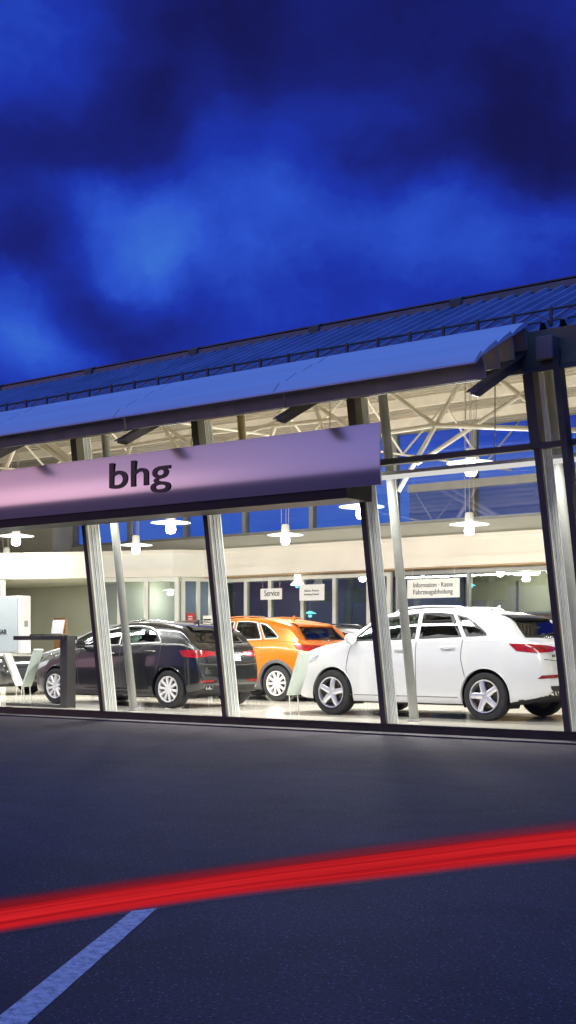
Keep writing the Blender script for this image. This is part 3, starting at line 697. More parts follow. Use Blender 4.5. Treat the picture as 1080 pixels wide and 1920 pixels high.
for lab, loc in (('teal reflection built as a glowing lamp just above the information board behind the glass',(-17.67,11.8,2.63)),('teal reflection built as a glowing lamp to the right of the grey notice board',(-20.60,11.8,1.98)),('teal reflection built as a glowing lamp touching the top of the grey notice board',(-20.86,11.6,2.72)),('tiny blue reflection built as a lamp to the right of the information board',(-15.9,11.8,2.55))):  # greenish reflections in the back glass, built as added glowing lamps
    t = thing('teal_glint_lamp', lab, 'lamp', loc, 0, 'teal reflections built as lamps in the back room'); s = .4 if 'tiny' in lab else .75
    mb = MB(); mb.lathe([(0,.08*s),(.05*s,.075*s),(.22*s,.0),(.2*s,-.01),(0,-.0)], 24); mb.build('lamp_shade', M['teal'], t, True)
    mb = MB(); mb.lathe([(0,-.04*s),(.06*s,-.05*s),(.07*s,-.11*s),(0,-.15*s)], 16); mb.build('bulb', M['teal'], t, True)
    mb = MB(); mb.tube([(0,0,.075*s),(0,0,2.89-loc[2])],.008,5); mb.build('cable', M['cable'], t)

# ---------------------------------------------------------------- hanging notices
def notice(label, x0, x1, z0, z1, y, lines, group='white notices behind the glass', wire=2.86):
    t = thing('notice_board', label, 'notice', ((x0+x1)/2, y, z0), 0, group)
    w_, h_ = (x1-x0)/2, z1-z0
    mb = MB(); mb.box(-w_,w_,-.012,.012,0,h_); mb.bevel(.004,1); mb.build('board', M['white'], t)
    mb = MB()
    for s in (-1,1): mb.tube([(s*w_*.8,0,h_),(s*w_*.8,0,wire-z0)], .005, 5)
    mb.build('wire', M['cable'], t)
    for body, cx, z, size, wd, mat in lines:
        o = textmesh('lettering', body, size, mat, t, (0,0,0), (R(90),0,0), .003, 'CENTER')
        vs = [v.co.x for v in o.data.vertices]; s = wd/(max(vs)-min(vs)); o.scale = (s,1,1)
        o.location = (cx-s*(max(vs)+min(vs))/2, -.016, z)
notice('white hanging notice reading Service left of the square notice', -20.37,-19.72,2.255,2.515,9.6,[('Service',.03,.085,.20,.46,M['txt'])])
notice('square grey white notice with two lines of small print', -19.19,-18.47,2.205,2.575,9.6,[('Neue Autos',.0,.205,.075,.42,M['grey_txt']),('Beratung Verkauf',.0,.125,.06,.42,M['grey_txt'])])
notice('wide white notice reading Information Kasse Fahrzeugabholung above the white SUV', -16.197,-14.873,2.19,2.60,9.6,[('Information \u00b7 Kasse',.0,.235,.15,1.0,M['txt']),('Fahrzeugabholung',.0,.085,.15,1.0,M['txt'])])
notice('white notice cut off by the right edge behind the big grooved column', -12.33,-11.2,2.23,2.58,9.6,[('Verkauf',-.1,.12,.19,.7,M['txt'])])

# ---------------------------------------------------------------- furniture
t = thing('high_table', 'black high table with one slab leg left of the first column', 'table', (-17.8,.80,.1))
mb = MB(); mb.box(-.72,.56,-.18,.18,1.16,1.235); mb.bevel(.006,1); mb.build('tabletop', M['black'], t)
mb = MB(); mb.box(.42,.60,-.10,.10,.0,1.245); mb.bevel(.006,1); mb.build('leg', M['deskm'], t)
mb = MB(); mb.box(-1.02,.415,-.1,.1,0.0,.05); mb.bevel(.006,1); mb.build('base', M['deskm'], t)
mb = MB(); mb.box(-.35,.03,-.12,.18,1.236,1.26); mb.build('mat', M['rubber'], t)
t = thing('paper_holder', 'white leaning paper holder standing on the black high table', 'paper holder', (-17.55,.78,1.337))
mb = MB(); mb.hexa([(-.13,-.02,0.026),(.15,-.02,.026),(.15,0,.026),(-.13,0,.026),(-.16,.05,.27),(.14,.05,.27),(.14,.065,.27),(-.16,.065,.27)]); mb.build('sheet', M['white'], t)
mb = MB(); mb.box(-.12,.14,-.05,.08,.024,.035); mb.build('foot', M['frame_grey'], t)
t = thing('info_cabinet', 'tall pale display cabinet with grey blue glass face at the left edge', 'cabinet', (-20.05,1.6,.1))
mb = MB(); mb.box(-1.1,.57,-.02,.24,.92,2.0); mb.bevel(.02,2); cb = mb.build('cabinet_body', M['white'], t)
mb = MB(); mb.box(-1.1,.50,-.035,-.022,.95,1.955); mb.build('face_panel', M['board_face'], t)
mb = MB(); mb.box(-1.0,-.55,.02,.2,0,.918); mb.build('pedestal', M['white'], t)
mb = MB(); mb.box(.571,.577,.08,.16,1.42,1.53); mb.build('switch_plate', M['frame_grey'], t)
lt = textmesh('lettering', 'SAR', .13, M['grey_txt'], t, (-.02,-.045,1.28), (R(90),0,0), .004)
t = thing('wooden_chair', 'brown wooden chair back seen behind the black high table', 'chair', (-23.85,6.2,.1))
mb = MB(); mb.box(-.20,.20,.20,.25,1.0,1.72); mb.box(-.20,-.15,.20,.25,.531,.999); mb.box(.15,.20,.20,.25,.531,.999); bm_=mb; mb.build('backrest', M['wood'], t)
mb = MB(); mb.box(-.27,.27,-.25,.19,.45,.53); mb.build('seat', M['wood'], t)
for sx in (-1,1):
    for sy_ in (-1,1):
        mb = MB(); mb.tube([(sx*.22,sy_*.18,0),(sx*.22,sy_*.18,.45)],.022,8); mb.build('leg', M['wood'], t)
def info_stand(label, loc, tilt, mat, rz_=0, wdt=.30, h=.72):
    t = thing('info_stand', label, 'info stand', loc, rz_, 'slanted info stands beside the cars')
    mb = MB(); d = Vector((tilt,0,1)).normalized(); nx = Vector((d.z,0,-d.x))
    a = Vector((0,0,.30)); u = Vector((0,wdt/2,0)); th = nx*.022
    b_ = a+d*h
    mb.hexa([a-u-th,a-u+th,a+u+th,a+u-th,b_-u-th,b_-u+th,b_+u+th,b_+u-th]); mb.bevel(.006,1); bo = mb.build('board', mat, t)
    sd = 1 if tilt > 0 else -1
    for s_ in (-1,1):
        mb = MB(); mb.tube([tuple(a+Vector((0,s_*wdt*.35,.02))),(.03*sd,s_*wdt*.35,.0)],.009,8); mb.build('leg', M['frame'], t, True)
    return t
info_stand('pale slanted info stand leaning right beside the white SUV front wheel', (-12.90,1.50,.1), .36, M['board_green'], 0, .30, .70)
info_stand('white slanted info stand with its top leaning left below the cabinet', (-20.0,2.0,.1), -.50, M['white'], R(12), .22, .80)
info_stand('pale green slanted info stand leaning right at the black car front', (-19.62,1.85,.1), .50, M['board_green'], R(0), .22, .78)
t = thing('counter', 'brown wooden counter behind the back glass, right of the information notice', 'counter', (-14.6,12.6,.1))
mb = MB(); mb.box(-1.5,1.2,-.2,.2,0,1.78); mb.build('counter_front', M['wood'], t)
mb = MB(); mb.box(-1.55,1.25,-.25,.25,1.782,1.83); mb.build('counter_top', M['frame_grey'], t)
t = thing('desk_monitor', 'black monitor standing on the brown counter behind the glass', 'monitor', (-14.05,12.5,1.93))
mb = MB(); mb.box(-.17,.17,-.02,.02,.06,.36); mb.bevel(.008,1); mb.build('screen', M['black'], t)
mb = MB(); mb.box(-.08,.08,-.06,.06,0,.012); mb.box(-.02,.02,-.015,.015,.012,.07); mb.build('foot', M['black'], t)
t = thing('low_screen', 'cream low partition screen behind the dark far car', 'partition', (-19.0,9.2,.1))
mb = MB(); mb.box(-.85,.85,-.03,.03,.08,1.45); mb.bevel(.006,1); mb.build('screen_panel', M['roomgrey'], t)
mb = MB(); mb.box(-.7,-.6,-.2,.2,0,.08); mb.box(.6,.7,-.2,.2,0,.08); mb.build('foot', M['frame_grey'], t)
t = thing('red_poster', 'small red poster on the white framed corner glass', 'poster', (-22.78,9.75,1.72))
mb = MB(); mb.box(-.12,.12,-.012,.012,0,.26); mb.build('sheet', M['red'], t)
mb = MB(); mb.box(-.07,.07,-.016,-.0125,.10,.13); mb.box(-.07,.07,-.016,-.0125,.16,.19); mb.build('print_block', M['white'], t)
t = thing('mail_box', 'beige box on a stand right of the small red poster', 'box', (-21.9,9.5,.1))
mb = MB(); mb.box(-.15,.15,-.1,.1,1.52,1.80); mb.bevel(.01,1); bx_ = mb.build('box_body', M['creamw'], t)
mb = MB(); mb.box(-.12,.12,-.104,-.101,1.68,1.72); mb.build('slot', M['rubber'], bx_)
mb = MB(); mb.tube([(0,0,0),(0,0,1.52)],.025,8); mb.build('post', M['frame_grey'], t)

# ---------------------------------------------------------------- cars
def pchip(P):
    xs = np.array([p[0] for p in P], float); ys = np.array([p[1] for p in P], float)
    h = np.diff(xs); dl = np.diff(ys)/h; m = np.zeros(len(xs)); m[0] = dl[0]; m[-1] = dl[-1]
    for i in range(1, len(xs)-1):
        if dl[i-1]*dl[i] > 0:
            w1 = 2*h[i]+h[i-1]; w2 = h[i]+2*h[i-1]; m[i] = (w1+w2)/(w1/dl[i-1]+w2/dl[i])
    def f(x):
        x = np.clip(x, xs[0], xs[-1]); i = int(np.clip(np.searchsorted(xs, x)-1, 0, len(xs)-2))
        t = (x-xs[i])/h[i]
        return ((1+2*t)*(1-t)**2*ys[i] + t*(1-t)**2*h[i]*m[i] + t*t*(3-2*t)*ys[i+1] + t*t*(t-1)*h[i]*m[i+1])
    return f
def resample(poly, n):
    P = [np.array(p, float) for p in poly]; d = [0]
    for i in range(1, len(P)): d.append(d[-1]+np.linalg.norm(P[i]-P[i-1]))
    out_ = []
    for k in range(n+1):
        s = d[-1]*k/n if n else 0
        i = min(max(np.searchsorted(d, s)-1, 0), len(P)-2); seg = d[i+1]-d[i]
        t = (s-d[i])/seg if seg > 1e-9 else 0
        out_.append(P[i]*(1-t)+P[i+1]*t)
    return out_
def inpoly(x, y, P):
    r = False; j = len(P)-1
    for i in range(len(P)):
        if (P[i][1] > y) != (P[j][1] > y) and x < (P[j][0]-P[i][0])*(y-P[i][1])/(P[j][1]-P[i][1])+P[i][0]: r = not r
        j = i
    return r

SUV = dict(L=4.53, W=1.86, wb=2.70, fx=.905, wr=.345, H=1.63,
    top=[(0,.62),(.05,.78),(.14,.90),(.45,1.02),(.8,1.09),(1.02,1.135),(1.25,1.27),(1.5,1.43),(1.75,1.545),(2.05,1.605),(2.4,1.63),(2.8,1.622),(3.2,1.59),(3.55,1.535),(3.78,1.475),(3.86,1.42),(4.0,1.27),(4.11,1.165),(4.2,1.135),(4.32,1.10),(4.42,1.02),(4.48,.90),(4.53,.72)],
    belt=[(0,.55),(.05,.70),(.14,.82),(.45,.945),(.8,1.02),(1.2,1.085),(2.2,1.115),(3.4,1.15),(4.05,1.10),(4.25,1.05),(4.42,.94),(4.53,.62)],
    bot=[(0,.40),(.06,.30),(.3,.22),(.8,.20),(3.7,.20),(4.2,.27),(4.45,.34),(4.53,.43)],
    plan=[(0,.56),(.06,.70),(.2,.82),(.5,.91),(.9,.955),(1.6,.985),(2.4,1.0),(3.3,1.0),(3.9,.985),(4.2,.955),(4.38,.90),(4.47,.835),(4.53,.76)],
    tumble=.40,
    wins=[('front_window',[(1.22,1.125),(2.40,1.155)],[(1.26,1.15),(1.53,1.36),(1.78,1.47),(2.38,1.535)]),
          ('rear_window',[(2.48,1.158),(3.2,1.185)],[(2.46,1.535),(2.75,1.535),(2.98,1.51)]),
          ('quarter_window',[(3.28,1.19),(3.60,1.205)],[(3.05,1.50),(3.22,1.465),(3.40,1.375),(3.585,1.24)])],
    rwin=[(-.62,1.175),(.62,1.175)], rwint=[(-.52,1.44),(.52,1.44)],
    wsh=[(-.66,1.175),(.66,1.175)], wsht=[(-.54,1.525),(.54,1.525)],
    tail=([(-.26,.985),(0,.955),(.24,.972),(.34,1.005)],[(-.34,1.085),(-.14,1.08),(.2,1.055),(.35,1.03)]),
    refl=([(.00,.60),(.34,.615)],[(.06,.65),(.36,.66)]), diff=.50, spoil=(3.74,1.50,.56))
HATCH = dict(L=4.36, W=1.82, wb=2.86, fx=.86, wr=.325, H=1.525,
    top=[(0,.56),(.05,.70),(.16,.80),(.5,.90),(.95,.98),(1.25,1.03),(1.5,1.15),(1.8,1.295),(2.1,1.405),(2.45,1.47),(2.8,1.488),(3.2,1.475),(3.55,1.44),(3.82,1.395),(3.90,1.355),(4.02,1.25),(4.12,1.13),(4.18,1.085),(4.25,1.02),(4.31,.90),(4.36,.68)],
    belt=[(0,.48),(.05,.62),(.16,.72),(.5,.83),(.95,.91),(1.4,1.0),(2.2,1.035),(3.4,1.075),(3.9,1.07),(4.1,1.03),(4.25,.93),(4.36,.58)],
    bot=[(0,.34),(.06,.25),(.3,.19),(.8,.17),(3.7,.17),(4.1,.24),(4.28,.30),(4.36,.38)],
    plan=[(0,.56),(.06,.70),(.2,.82),(.5,.91),(.9,.955),(1.6,.985),(2.4,1.0),(3.3,1.0),(3.8,.985),(4.05,.955),(4.22,.90),(4.31,.835),(4.36,.76)],
    tumble=.42,
    wins=[('front_window',[(1.5,1.045),(2.5,1.075)],[(1.54,1.065),(1.85,1.23),(2.12,1.335),(2.48,1.395)]),
          ('rear_window',[(2.58,1.08),(3.50,1.115)],[(2.56,1.40),(2.9,1.405),(3.15,1.375),(3.34,1.30),(3.48,1.16)])],
    rwin=[(-.58,1.12),(.58,1.12)], rwint=[(-.48,1.355),(.48,1.355)],
    wsh=[(-.66,1.075),(.66,1.075)], wsht=[(-.54,1.39),(.54,1.39)],
    tail=([(-.18,.875),(.04,.855),(.24,.875),(.35,.895)],[(-.23,.975),(-.08,.985),(.20,.975),(.36,.95)]),
    refl=([(.10,.44),(.34,.45)],[(.12,.475),(.35,.485)]), diff=.40, spoil=(3.84,1.435,.53))

def spokes(kind, r, mat, name='rim'):
    """alloy rim lying in the XZ plane, outer face at -Y"""
    mb = MB()
    mb.lathe([(r*1.0,.0),(r*.985,-.018),(r*.93,-.015),(r*.90,.012),(r*.88,.10),(r*.93,.16),(r*.99,.165)], 44, 'y')
    mb.lathe([(0,-.006),(r*.10,-.006),(r*.20,.0),(r*.24,.02),(r*.24,.06),(0,.065)], 24, 'y')
    n, w0, w1 = (5,.10,.075) if kind == 5 else (10,.052,.046)
    for k in range(n):
        a = 2*math.pi*k/n + math.pi/2
        ct, st = math.cos(a), math.sin(a)
        def P(rad, off, y): return (rad*ct-off*st, y, rad*st+off*ct)
        h0, h1 = w0*r/.24*.5, w1*r/.24*.5 if kind != 5 else w1*r/.24*.5
        rad0, radm, rad1 = r*.16, r*.6, r*.93
        sec = []
        for rad, hw, y in ((rad0,h0,-.002),(radm,(h0+h1)/2*.92,-.014),(rad1,h1*1.15,-.006)):
            sec.append([P(rad,-hw,y+.012),P(rad,-hw*.6,y),P(rad,hw*.6,y),P(rad,hw,y+.012),P(rad,hw*.8,y+.05),P(rad,-hw*.8,y+.05)])
        V = [[mb.bm.verts.new(q) for q in s] for s in sec]
        for i in range(2):
            for j in range(6): mb._f([V[i][j],V[i][(j+1)%6],V[i+1][(j+1)%6],V[i+1][j]])
    return mb
WHEELCACHE = {}
def add_wheel(root, x, y, r, side, kind, rimmat, tyremat):
    rr = r*.69
    key = (kind, r, rimmat.name)
    mb = MB(); wd = .215
    mb.lathe([(rr*.985,.012),(rr*1.03,.0),(r*.86,-.012),(r*.955,-.004),(r*.995,.03),(r,.06),(r,wd-.06),(r*.995,wd-.03),(r*.955,wd+.004),(r*.86,wd+.012),(rr*1.03,wd),(rr*.985,wd-.012)], 48, 'y')
    t = mb.build('wheel', tyremat, root, True)
    rm = spokes(kind, rr, rimmat).build('rim', rimmat, t, True)
    mb = MB(); mb.lathe([(0,.075),(rr*.70,.075),(rr*.70,.10),(rr*.93,.12),(rr*.93,.13),(0,.13)], 32, 'y'); mb.build('brake_disc', M['steel_dark'], t, True)
    mb = MB(); mb.lathe([(0,-.012),(rr*.13,-.011),(rr*.15,-.004)], 20, 'y'); mb.build('hub_cap', rimmat, t, True)
    t.location = (x, y, r)
    t.rotation_euler = (0, random.uniform(0,1.2), 0 if side < 0 else math.pi)
    return t

def make_car(name, label, cat, loc, S, paint, glass, rimkind, rimmat, tyremat=None, cladding=False, chrome_trim=False, full=True, rz_=0, glass_rear=None, seatmat=None, rails=True, group=None):
    root = thing(name, label, cat, loc, rz_, group)
    L, W = S['L'], S['W']; tyremat = tyremat or M['tyre']; seatmat = seatmat or M['seat']
    ft, fb, fbo, fp = pchip(S['top']), pchip(S['belt']), pchip(S['bot']), pchip(S['plan'])
    xs = np.unique(np.concatenate([np.linspace(0,.2,12), np.linspace(.2,L-.7,int((L-.9)/.032)), np.linspace(L-.7,L,36)]))
    n_sub = 6
    rows = []
    for x in xs:
        zt, zl, zb = ft(x), fb(x), fbo(x); zl = min(zl, zt-.035)
        wm = W/2*fp(x); hgt = zl-zb
        ws = wm - .035 - .015
        ze = zl + .90*(zt-zl); ye = max(ws - .028 - S['tumble']*(ze-zl) - .06*max(0,(.10-(zt-zl))/.1), .2)
        C = [(0,zb),(wm*.55,zb),(wm*.88,zb+.004),(wm*.965,zb+.10*hgt+.01),(wm*.992,zb+.38*hgt),(wm,zb+.60*hgt),(wm-.012,zb+.82*hgt),(ws,zl-.012),(ws-.018,zl+.022),
             (ye+(ws-ye)*.5-.0,zl+(ze-zl)*.55),(ye,ze),(ye*.78,zt-.38*(zt-ze)),(ye*.4,zt-.08*(zt-ze)),(0,zt)]
        prof = []
        for i in range(len(C)-1):
            p0 = np.array(C[max(i-1,0)]); p1 = np.array(C[i]); p2 = np.array(C[i+1]); p3 = np.array(C[min(i+2,len(C)-1)])
            if i == 0: p0 = np.array([-p2[0], p2[1]])
            if i+2 > len(C)-1: p3 = np.array([-p1[0], p1[1]])
            for k in range(n_sub):
                t = k/n_sub
                q = .5*((2*p1)+(-p0+p2)*t+(2*p0-5*p1+4*p2-p3)*t*t+(-p0+3*p1-3*p2+p3)*t**3); prof.append((max(q[0],0),q[1]))
        prof.append((0,zt)); rows.append(prof)
    nP = len(rows[0])
    verts = []; idx = {}
    for i, x in enumerate(xs):
        for j, (y, z) in enumerate(rows[i]):
            for s in ((-1,1) if 0 < j < nP-1 else (1,)):
                idx[(i,j,s)] = len(verts); verts.append((x, s*y, z))
    def g(i,j,s): return idx.get((i,j,s), idx.get((i,j,1)))
    faces = []
    for i in range(len(xs)-1):
        for j in range(nP-1):
            for s in (-1,1):
                q = [g(i,j,s),g(i,j+1,s),g(i+1,j+1,s),g(i+1,j,s)]
                q = [q[k] for k in range(4) if q[k] != q[k-1]]
                if len(q) > 2: faces.append(q if s < 0 else q[::-1])
    for i, flip in ((0,False),(len(xs)-1,True)):   # end caps, as strips between left and right
        for j in range(nP-1):
            q = [g(i,j,-1),g(i,j,1),g(i,j+1,1),g(i,j+1,-1)]
            qq = []
            for k in q:
                if k not in qq: qq.append(k)
            if len(qq) > 2: faces.append(qq if not flip else qq[::-1])
    bvh = BVHTree.FromPolygons(verts, faces)
    V = np.array(verts)
    def hit(o, d):
        h = bvh.ray_cast(Vector(o), Vector(d)); nn = h[1]
        if nn is not None and nn.dot(Vector(d)) > 0: nn = -nn
        return h[0], nn
    sideproj = lambda s: (lambda a, b: hit((a, s*3, b), (0,-s,0)))
    rearproj = lambda a, b: hit((L+2, a, b), (-1,0,0))
    frontproj = lambda a, b: hit((-2, a, b), (1,0,0))
    def diagproj(s):
        D = Vector((-.66, -s*.75, 0)).normalized(); e = Vector((.75, -s*.66, 0)).normalized()
        Cn = Vector((L-.13, s*W/2*.90, 0))
        return lambda a, b: hit(Cn+e*a-D*2+Vector((0,0,b)), D)
    def patch(bottom, top, proj, off, nu=16, nv=8, edge=None, mirror=1):
        Bp, Tp = resample(bottom, nu), resample(top, nu)
        G = []
        for u in range(nu+1):
            row = []
            for v in range(nv+1):
                p = Bp[u]*(1-v/nv)+Tp[u]*(v/nv); h, nn = proj(p[0], p[1])
                row.append(None if h is None else h+nn*off*(1 if True else -1))
            G.append(row)
        return G
    def gridmesh(G, name, mat, parent, solid=0):
        mb = MB(); vv = [[None if p is None else mb.bm.verts.new(p) for p in r] for r in G]
        for i in range(len(vv)-1):
            for j in range(len(vv[0])-1):
                q = [vv[i][j],vv[i+1][j],vv[i+1][j+1],vv[i][j+1]]
                if all(q): mb._f(q)
        bmesh.ops.remove_doubles(mb.bm, verts=mb.bm.verts[:], dist=.0005)
        return mb.build(name, mat, parent, True)
    # ---- sort body faces
    fx, rx = S['fx'], S['fx']+S['wb']; R_ = S['wr']*1.14; wz = S['wr']
    holes = []
    def inset(b, t, k=.032):
        n = 20; Bp, Tp = resample(b, n), resample(t, n); Pl = Bp+Tp[::-1]; c = sum(Pl)/len(Pl)
        return [p+(c-p)/np.linalg.norm(c-p)*k for p in Pl]
    side_holes = [inset(b, t) for _, b, t in S['wins']]
    rear_hole = inset(S['rwin'], S['rwint'], .045); front_hole = inset(S['wsh'], S['wsht'], .045)
    groups = {'body': [], 'under': [], 'clad': [], 'diff': []}
    for f in faces:
        c = V[f].mean(0); a = np.cross(V[f[1]]-V[f[0]], V[f[2]]-V[f[1]]); nl = np.linalg.norm(a); a = a/nl if nl > 1e-12 else a
        if abs(c[1]) > W/2-.42:
            if any((c[0]-wx)**2+(c[2]-wz)**2 < R_*R_ for wx in (fx,rx)): continue
        if abs(c[1]) > .35 and c[2] > fb(c[0]) and any(inpoly(c[0], c[2], h) for h in side_holes) and abs(a[1]) > .5: continue
        if c[0] > 3.7 and c[2] > fb(c[0])-.1 and inpoly(c[1], c[2], rear_hole) and abs(a[0]) > .12: continue
        if c[0] < 2.4 and c[2] > fb(c[0])-.1 and inpoly(c[1], c[2], front_hole) and abs(a[0]) > .10: continue
        zb = fbo(c[0])
        if c[2] < zb+.03 and abs(a[2]) > .6: groups['under'].append(f)
        elif c[0] > L-.42 and c[2] < S['diff']-.10*abs(c[1])/ (W/2) - (.10 if abs(c[1]) > .62 else 0): groups['diff'].append(f)
        elif cladding and (c[2] < zb+.16): groups['clad'].append(f)
        else: groups['body'].append(f)
    def submesh(fs, name, mat, parent, snap=False):
        used = sorted({v for f in fs for v in f}); mp = {v: k for k, v in enumerate(used)}
        me = bpy.data.meshes.new(name); co_ = V[used].copy()
        if snap:   # pull the ragged arch edge onto a clean circle
            for k, p in enumerate(co_):
                if abs(p[1]) > W/2-.42:
                    for wx in (fx,rx):
                        d = math.hypot(p[0]-wx, p[2]-wz)
                        if d < R_*1.075 and p[2] > S['wr']*.55:
                            sc2 = R_/max(d,1e-6); p[0] = wx+(p[0]-wx)*sc2 if d < R_*1.045 else p[0]; p[2] = wz+(p[2]-wz)*sc2 if d < R_*1.045 else p[2]
        me.from_pydata([tuple(p) for p in co_], [], [[mp[v] for v in f] for f in fs]); me.materials.append(mat)
        me.polygons.foreach_set('use_smooth', [True]*len(me.polygons))
        o = bpy.data.objects.new(name, me); COL.objects.link(o); o.parent = parent; return o
    body = submesh(groups['body'], 'body', paint, root, True)
    submesh(groups['under'], 'underbody', M['dark'], root)
    if groups['diff']: submesh(groups['diff'], 'rear_diffuser', M['rubber'], root, True)
    if groups['clad']: submesh(groups['clad'], 'sill_cladding', M['trim_grey'], root, True)
    # ---- wheel arches and wheels
    for wx in (fx, rx):
        for s in (-1, 1):
            mb = MB(); G = []
            for k in range(25):
                a = math.pi*(-.14+1.28*k/24)
                G.append([(wx+R_*math.cos(a)*1.01, s*(W/2-.07), wz+R_*math.sin(a)*1.01),(wx+R_*math.cos(a)*1.03, s*(W/2-.36), wz+R_*math.sin(a)*1.03),(wx+.1*math.cos(a), s*(W/2-.38), wz+.1*math.sin(a))])
            mb.grid(G); mb.build('arch_liner', M['dark'], root)
            # arch lip that follows the body side
            wdt = .065 if cladding else .018
            G = []
            for k in range(33):
                a = math.pi*(-.10+1.20*k/32); row = []
                for rr in (R_*.985, R_*1.0, R_+wdt*.5, R_+wdt):
                    px_, pz_ = wx+rr*math.cos(a), wz+rr*math.sin(a)
                    if pz_ < fbo(px_)+.02: row = None; break
                    h, nn = sideproj(s)(px_, pz_); y = h.y if h else s*W/2*.98
                    row.append((px_, y+s*(.010 if rr > R_*.99 and rr < R_+wdt*.9 else (-.03 if rr < R_*.99 else .002)), pz_))
                if row: G.append(row)
            if len(G) > 2:
                mb = MB(); mb.grid(G); mb.build('arch_trim', M['trim_grey'] if cladding else paint, root, True)
            add_wheel(root, wx, s*(W/2-.02 if s < 0 else W/2-.02), S['wr'], s, rimkind, rimmat, tyremat)
    # ---- glass
    def window(name, b, t, proj, gm, chrome=False, nu=20, nv=10):
        G = patch(b, t, proj, .004, nu, nv)
        o = gridmesh(G, name, gm, root)
        # black printed border just outside the sheet
        Bi, Ti = resample(b, nu), resample(t, nu); outl = [tuple(p) for p in Bi]+[tuple(p) for p in Ti[::-1]]
        c = sum(Bi+Ti)/(2*len(Bi)); mb = MB(); ring = []
        for p in outl:
            p = np.array(p); q = p+(c-p)/np.linalg.norm(c-p)*(.062 if name != 'side_window' else .052); q2 = p-(c-p)/np.linalg.norm(c-p)*.004
            r_ = []
            for w_ in (q2, q):
                h, nn = proj(w_[0], w_[1]); r_.append(mb.bm.verts.new(h+nn*.007) if h else None)
            ring.append(r_)
        for i in range(len(ring)):
            a_, b_ = ring[i], ring[(i+1) % len(ring)]
            if all(a_) and all(b_): mb._f([a_[0],a_[1],b_[1],b_[0]])
        bmesh.ops.remove_doubles(mb.bm, verts=mb.bm.verts[:], dist=.0004)
        mb.build('window_frame', M['black'], o, True)
        if chrome:
            pts = []
            for p in outl:
                h, nn = proj(p[0], p[1])
                if h and (not pts or (h-pts[-1]).length > .004): pts.append(h+nn*.008)
            mb = MB(); mb.tube(pts, .011, 6, False, True); mb.build('chrome_strip', M['rimw'], o, True)
        return o
    for s in (-1, 1):
        for nm, b, t in S['wins']:
            window('side_window', b, t, sideproj(s), glass if nm == 'front_window' else (glass_rear or glass), chrome_trim)
    window('rear_window', S['rwin'], S['rwint'], rearproj, glass_rear or glass)
    window('windscreen', S['wsh'], S['wsht'], frontproj, glass)
    # ---- lamps
    for s in (-1, 1):
        o = gridmesh(patch(*S['tail'], diagproj(s), .010, 18, 6), 'tail_light', M['lamp_red'], root)
        b, t = S['tail']
        mid = lambda k: ([(p[0], p[1]*(1-k)+q[1]*k) for p, q in zip(resample(b,6), resample(t,6))])
        gridmesh(patch(mid(.42)[1:6], mid(.52)[1:6], diagproj(s), .014, 14, 1), 'lamp_strip', M['lamp_dark'], o)
        gridmesh(patch(mid(.55)[2:5], mid(.72)[2:5], diagproj(s), .014, 10, 1), 'lamp_strip', M['lamp_dark'], o)
        gridmesh(patch(*S['refl'], diagproj(s), .006, 10, 3), 'reflector', M['lamp_dark'], root)
        hz = fb(.2)
        gridmesh(patch([(.12,hz-.15),(.55,hz-.03)],[(.18,hz-.01),(.62,hz+.06)], sideproj(s), .004, 12, 5), 'headlight', M['head'], root)
    # ---- panel gaps, handles, mirrors, badge, plate
    for s in (-1, 1):
        mb = MB(); pr = sideproj(s)
        wl = S['wins']; d1 = wl[0][1][0][0]+.02; d2 = (wl[0][1][-1][0]+wl[1][1][0][0])/2; d3 = rx-R_-.0
        zb1 = S['bot'][3][1]+.12
        lines = [[(d1,fb(d1)-.02),(d1-.06,.75),(d1-.04,zb1)],[(d2,fb(d2)+.01),(d2+.02,.75),(d2+.02,zb1)],[(d1-.04,zb1),(d2,zb1),(rx-R_-.05,zb1)]]
        e_ = wl[1][1][-1][0]
        lines.append([(e_+.03,fb(e_)),(e_+.02,.88),(rx-R_*.80,wz+R_*.62+.02)])
        for ln in lines:
            pts = []
            for p in resample(ln, 14):
                h, nn = pr(p[0], p[1])
                if h: pts.append(h+nn*.0005)
            if len(pts) > 2: mb.tube(pts, .0055, 5)
        # character lines pressed in the flank
        mb.build('panel_gap', M['trim_grey'], root)
        for hx in (d2-.24, e_-.20):
            hz = fb(hx)-.115; h, nn = pr(hx, hz)
            if h:
                mb = MB(); mb.tube([h+nn*.004+Vector((-.115,0,-.006)), h+nn*.034+Vector((-.09,0,-.002)), h+nn*.038+Vector((.0,0,0)), h+nn*.034+Vector((.09,0,.004)), h+nn*.004+Vector((.115,0,.006))], [.011,.015,.016,.015,.011], 8)
                mb.build('door_handle', M['chrome'] if chrome_trim else paint, root, True)
        mx_ = wl[0][1][0][0]+.10; h, nn = pr(mx_, fb(mx_)+.02)
        if h:
            mb = MB(); mb.lathe([(0,-.055),(.05,-.052),(.088,-.02),(.095,.02),(.088,.05),(0,.052)], 18, 'x'); 
            for v in mb.bm.verts: v.co.y *= 1.25; v.co.z *= .85
            mo = mb.build('mirror', paint, root, True); mo.location = (mx_-.02, h.y+s*.13, fb(mx_)+.075)
            mb = MB(); mb.tube([(0,-s*.13,-.05),(0,-s*.06,-.035)],.022,8); mb.build('mirror_arm', M['rubber'], mo, True)
        if rails and full:
            pts = []
            for k in range(18):
                x = S['top'][8][0]+.1 + (S['top'][12][0]-.12-S['top'][8][0]-.1)*k/17
                h = bvh.ray_cast(Vector((x, s*.56, 3)), Vector((0,0,-1)))[0]
                if h: pts.append(h+Vector((0,0,.035 if 0 < k < 17 else 0.0)))
            mb = MB(); mb.tube(pts, .014, 8); mb.build('roof_rail', paint if not chrome_trim else M['chrome'], root, True)
    def ztop(x): return ft(x)
    sx_, sz_, hw = S['spoil']
    mb = MB(); sec = []
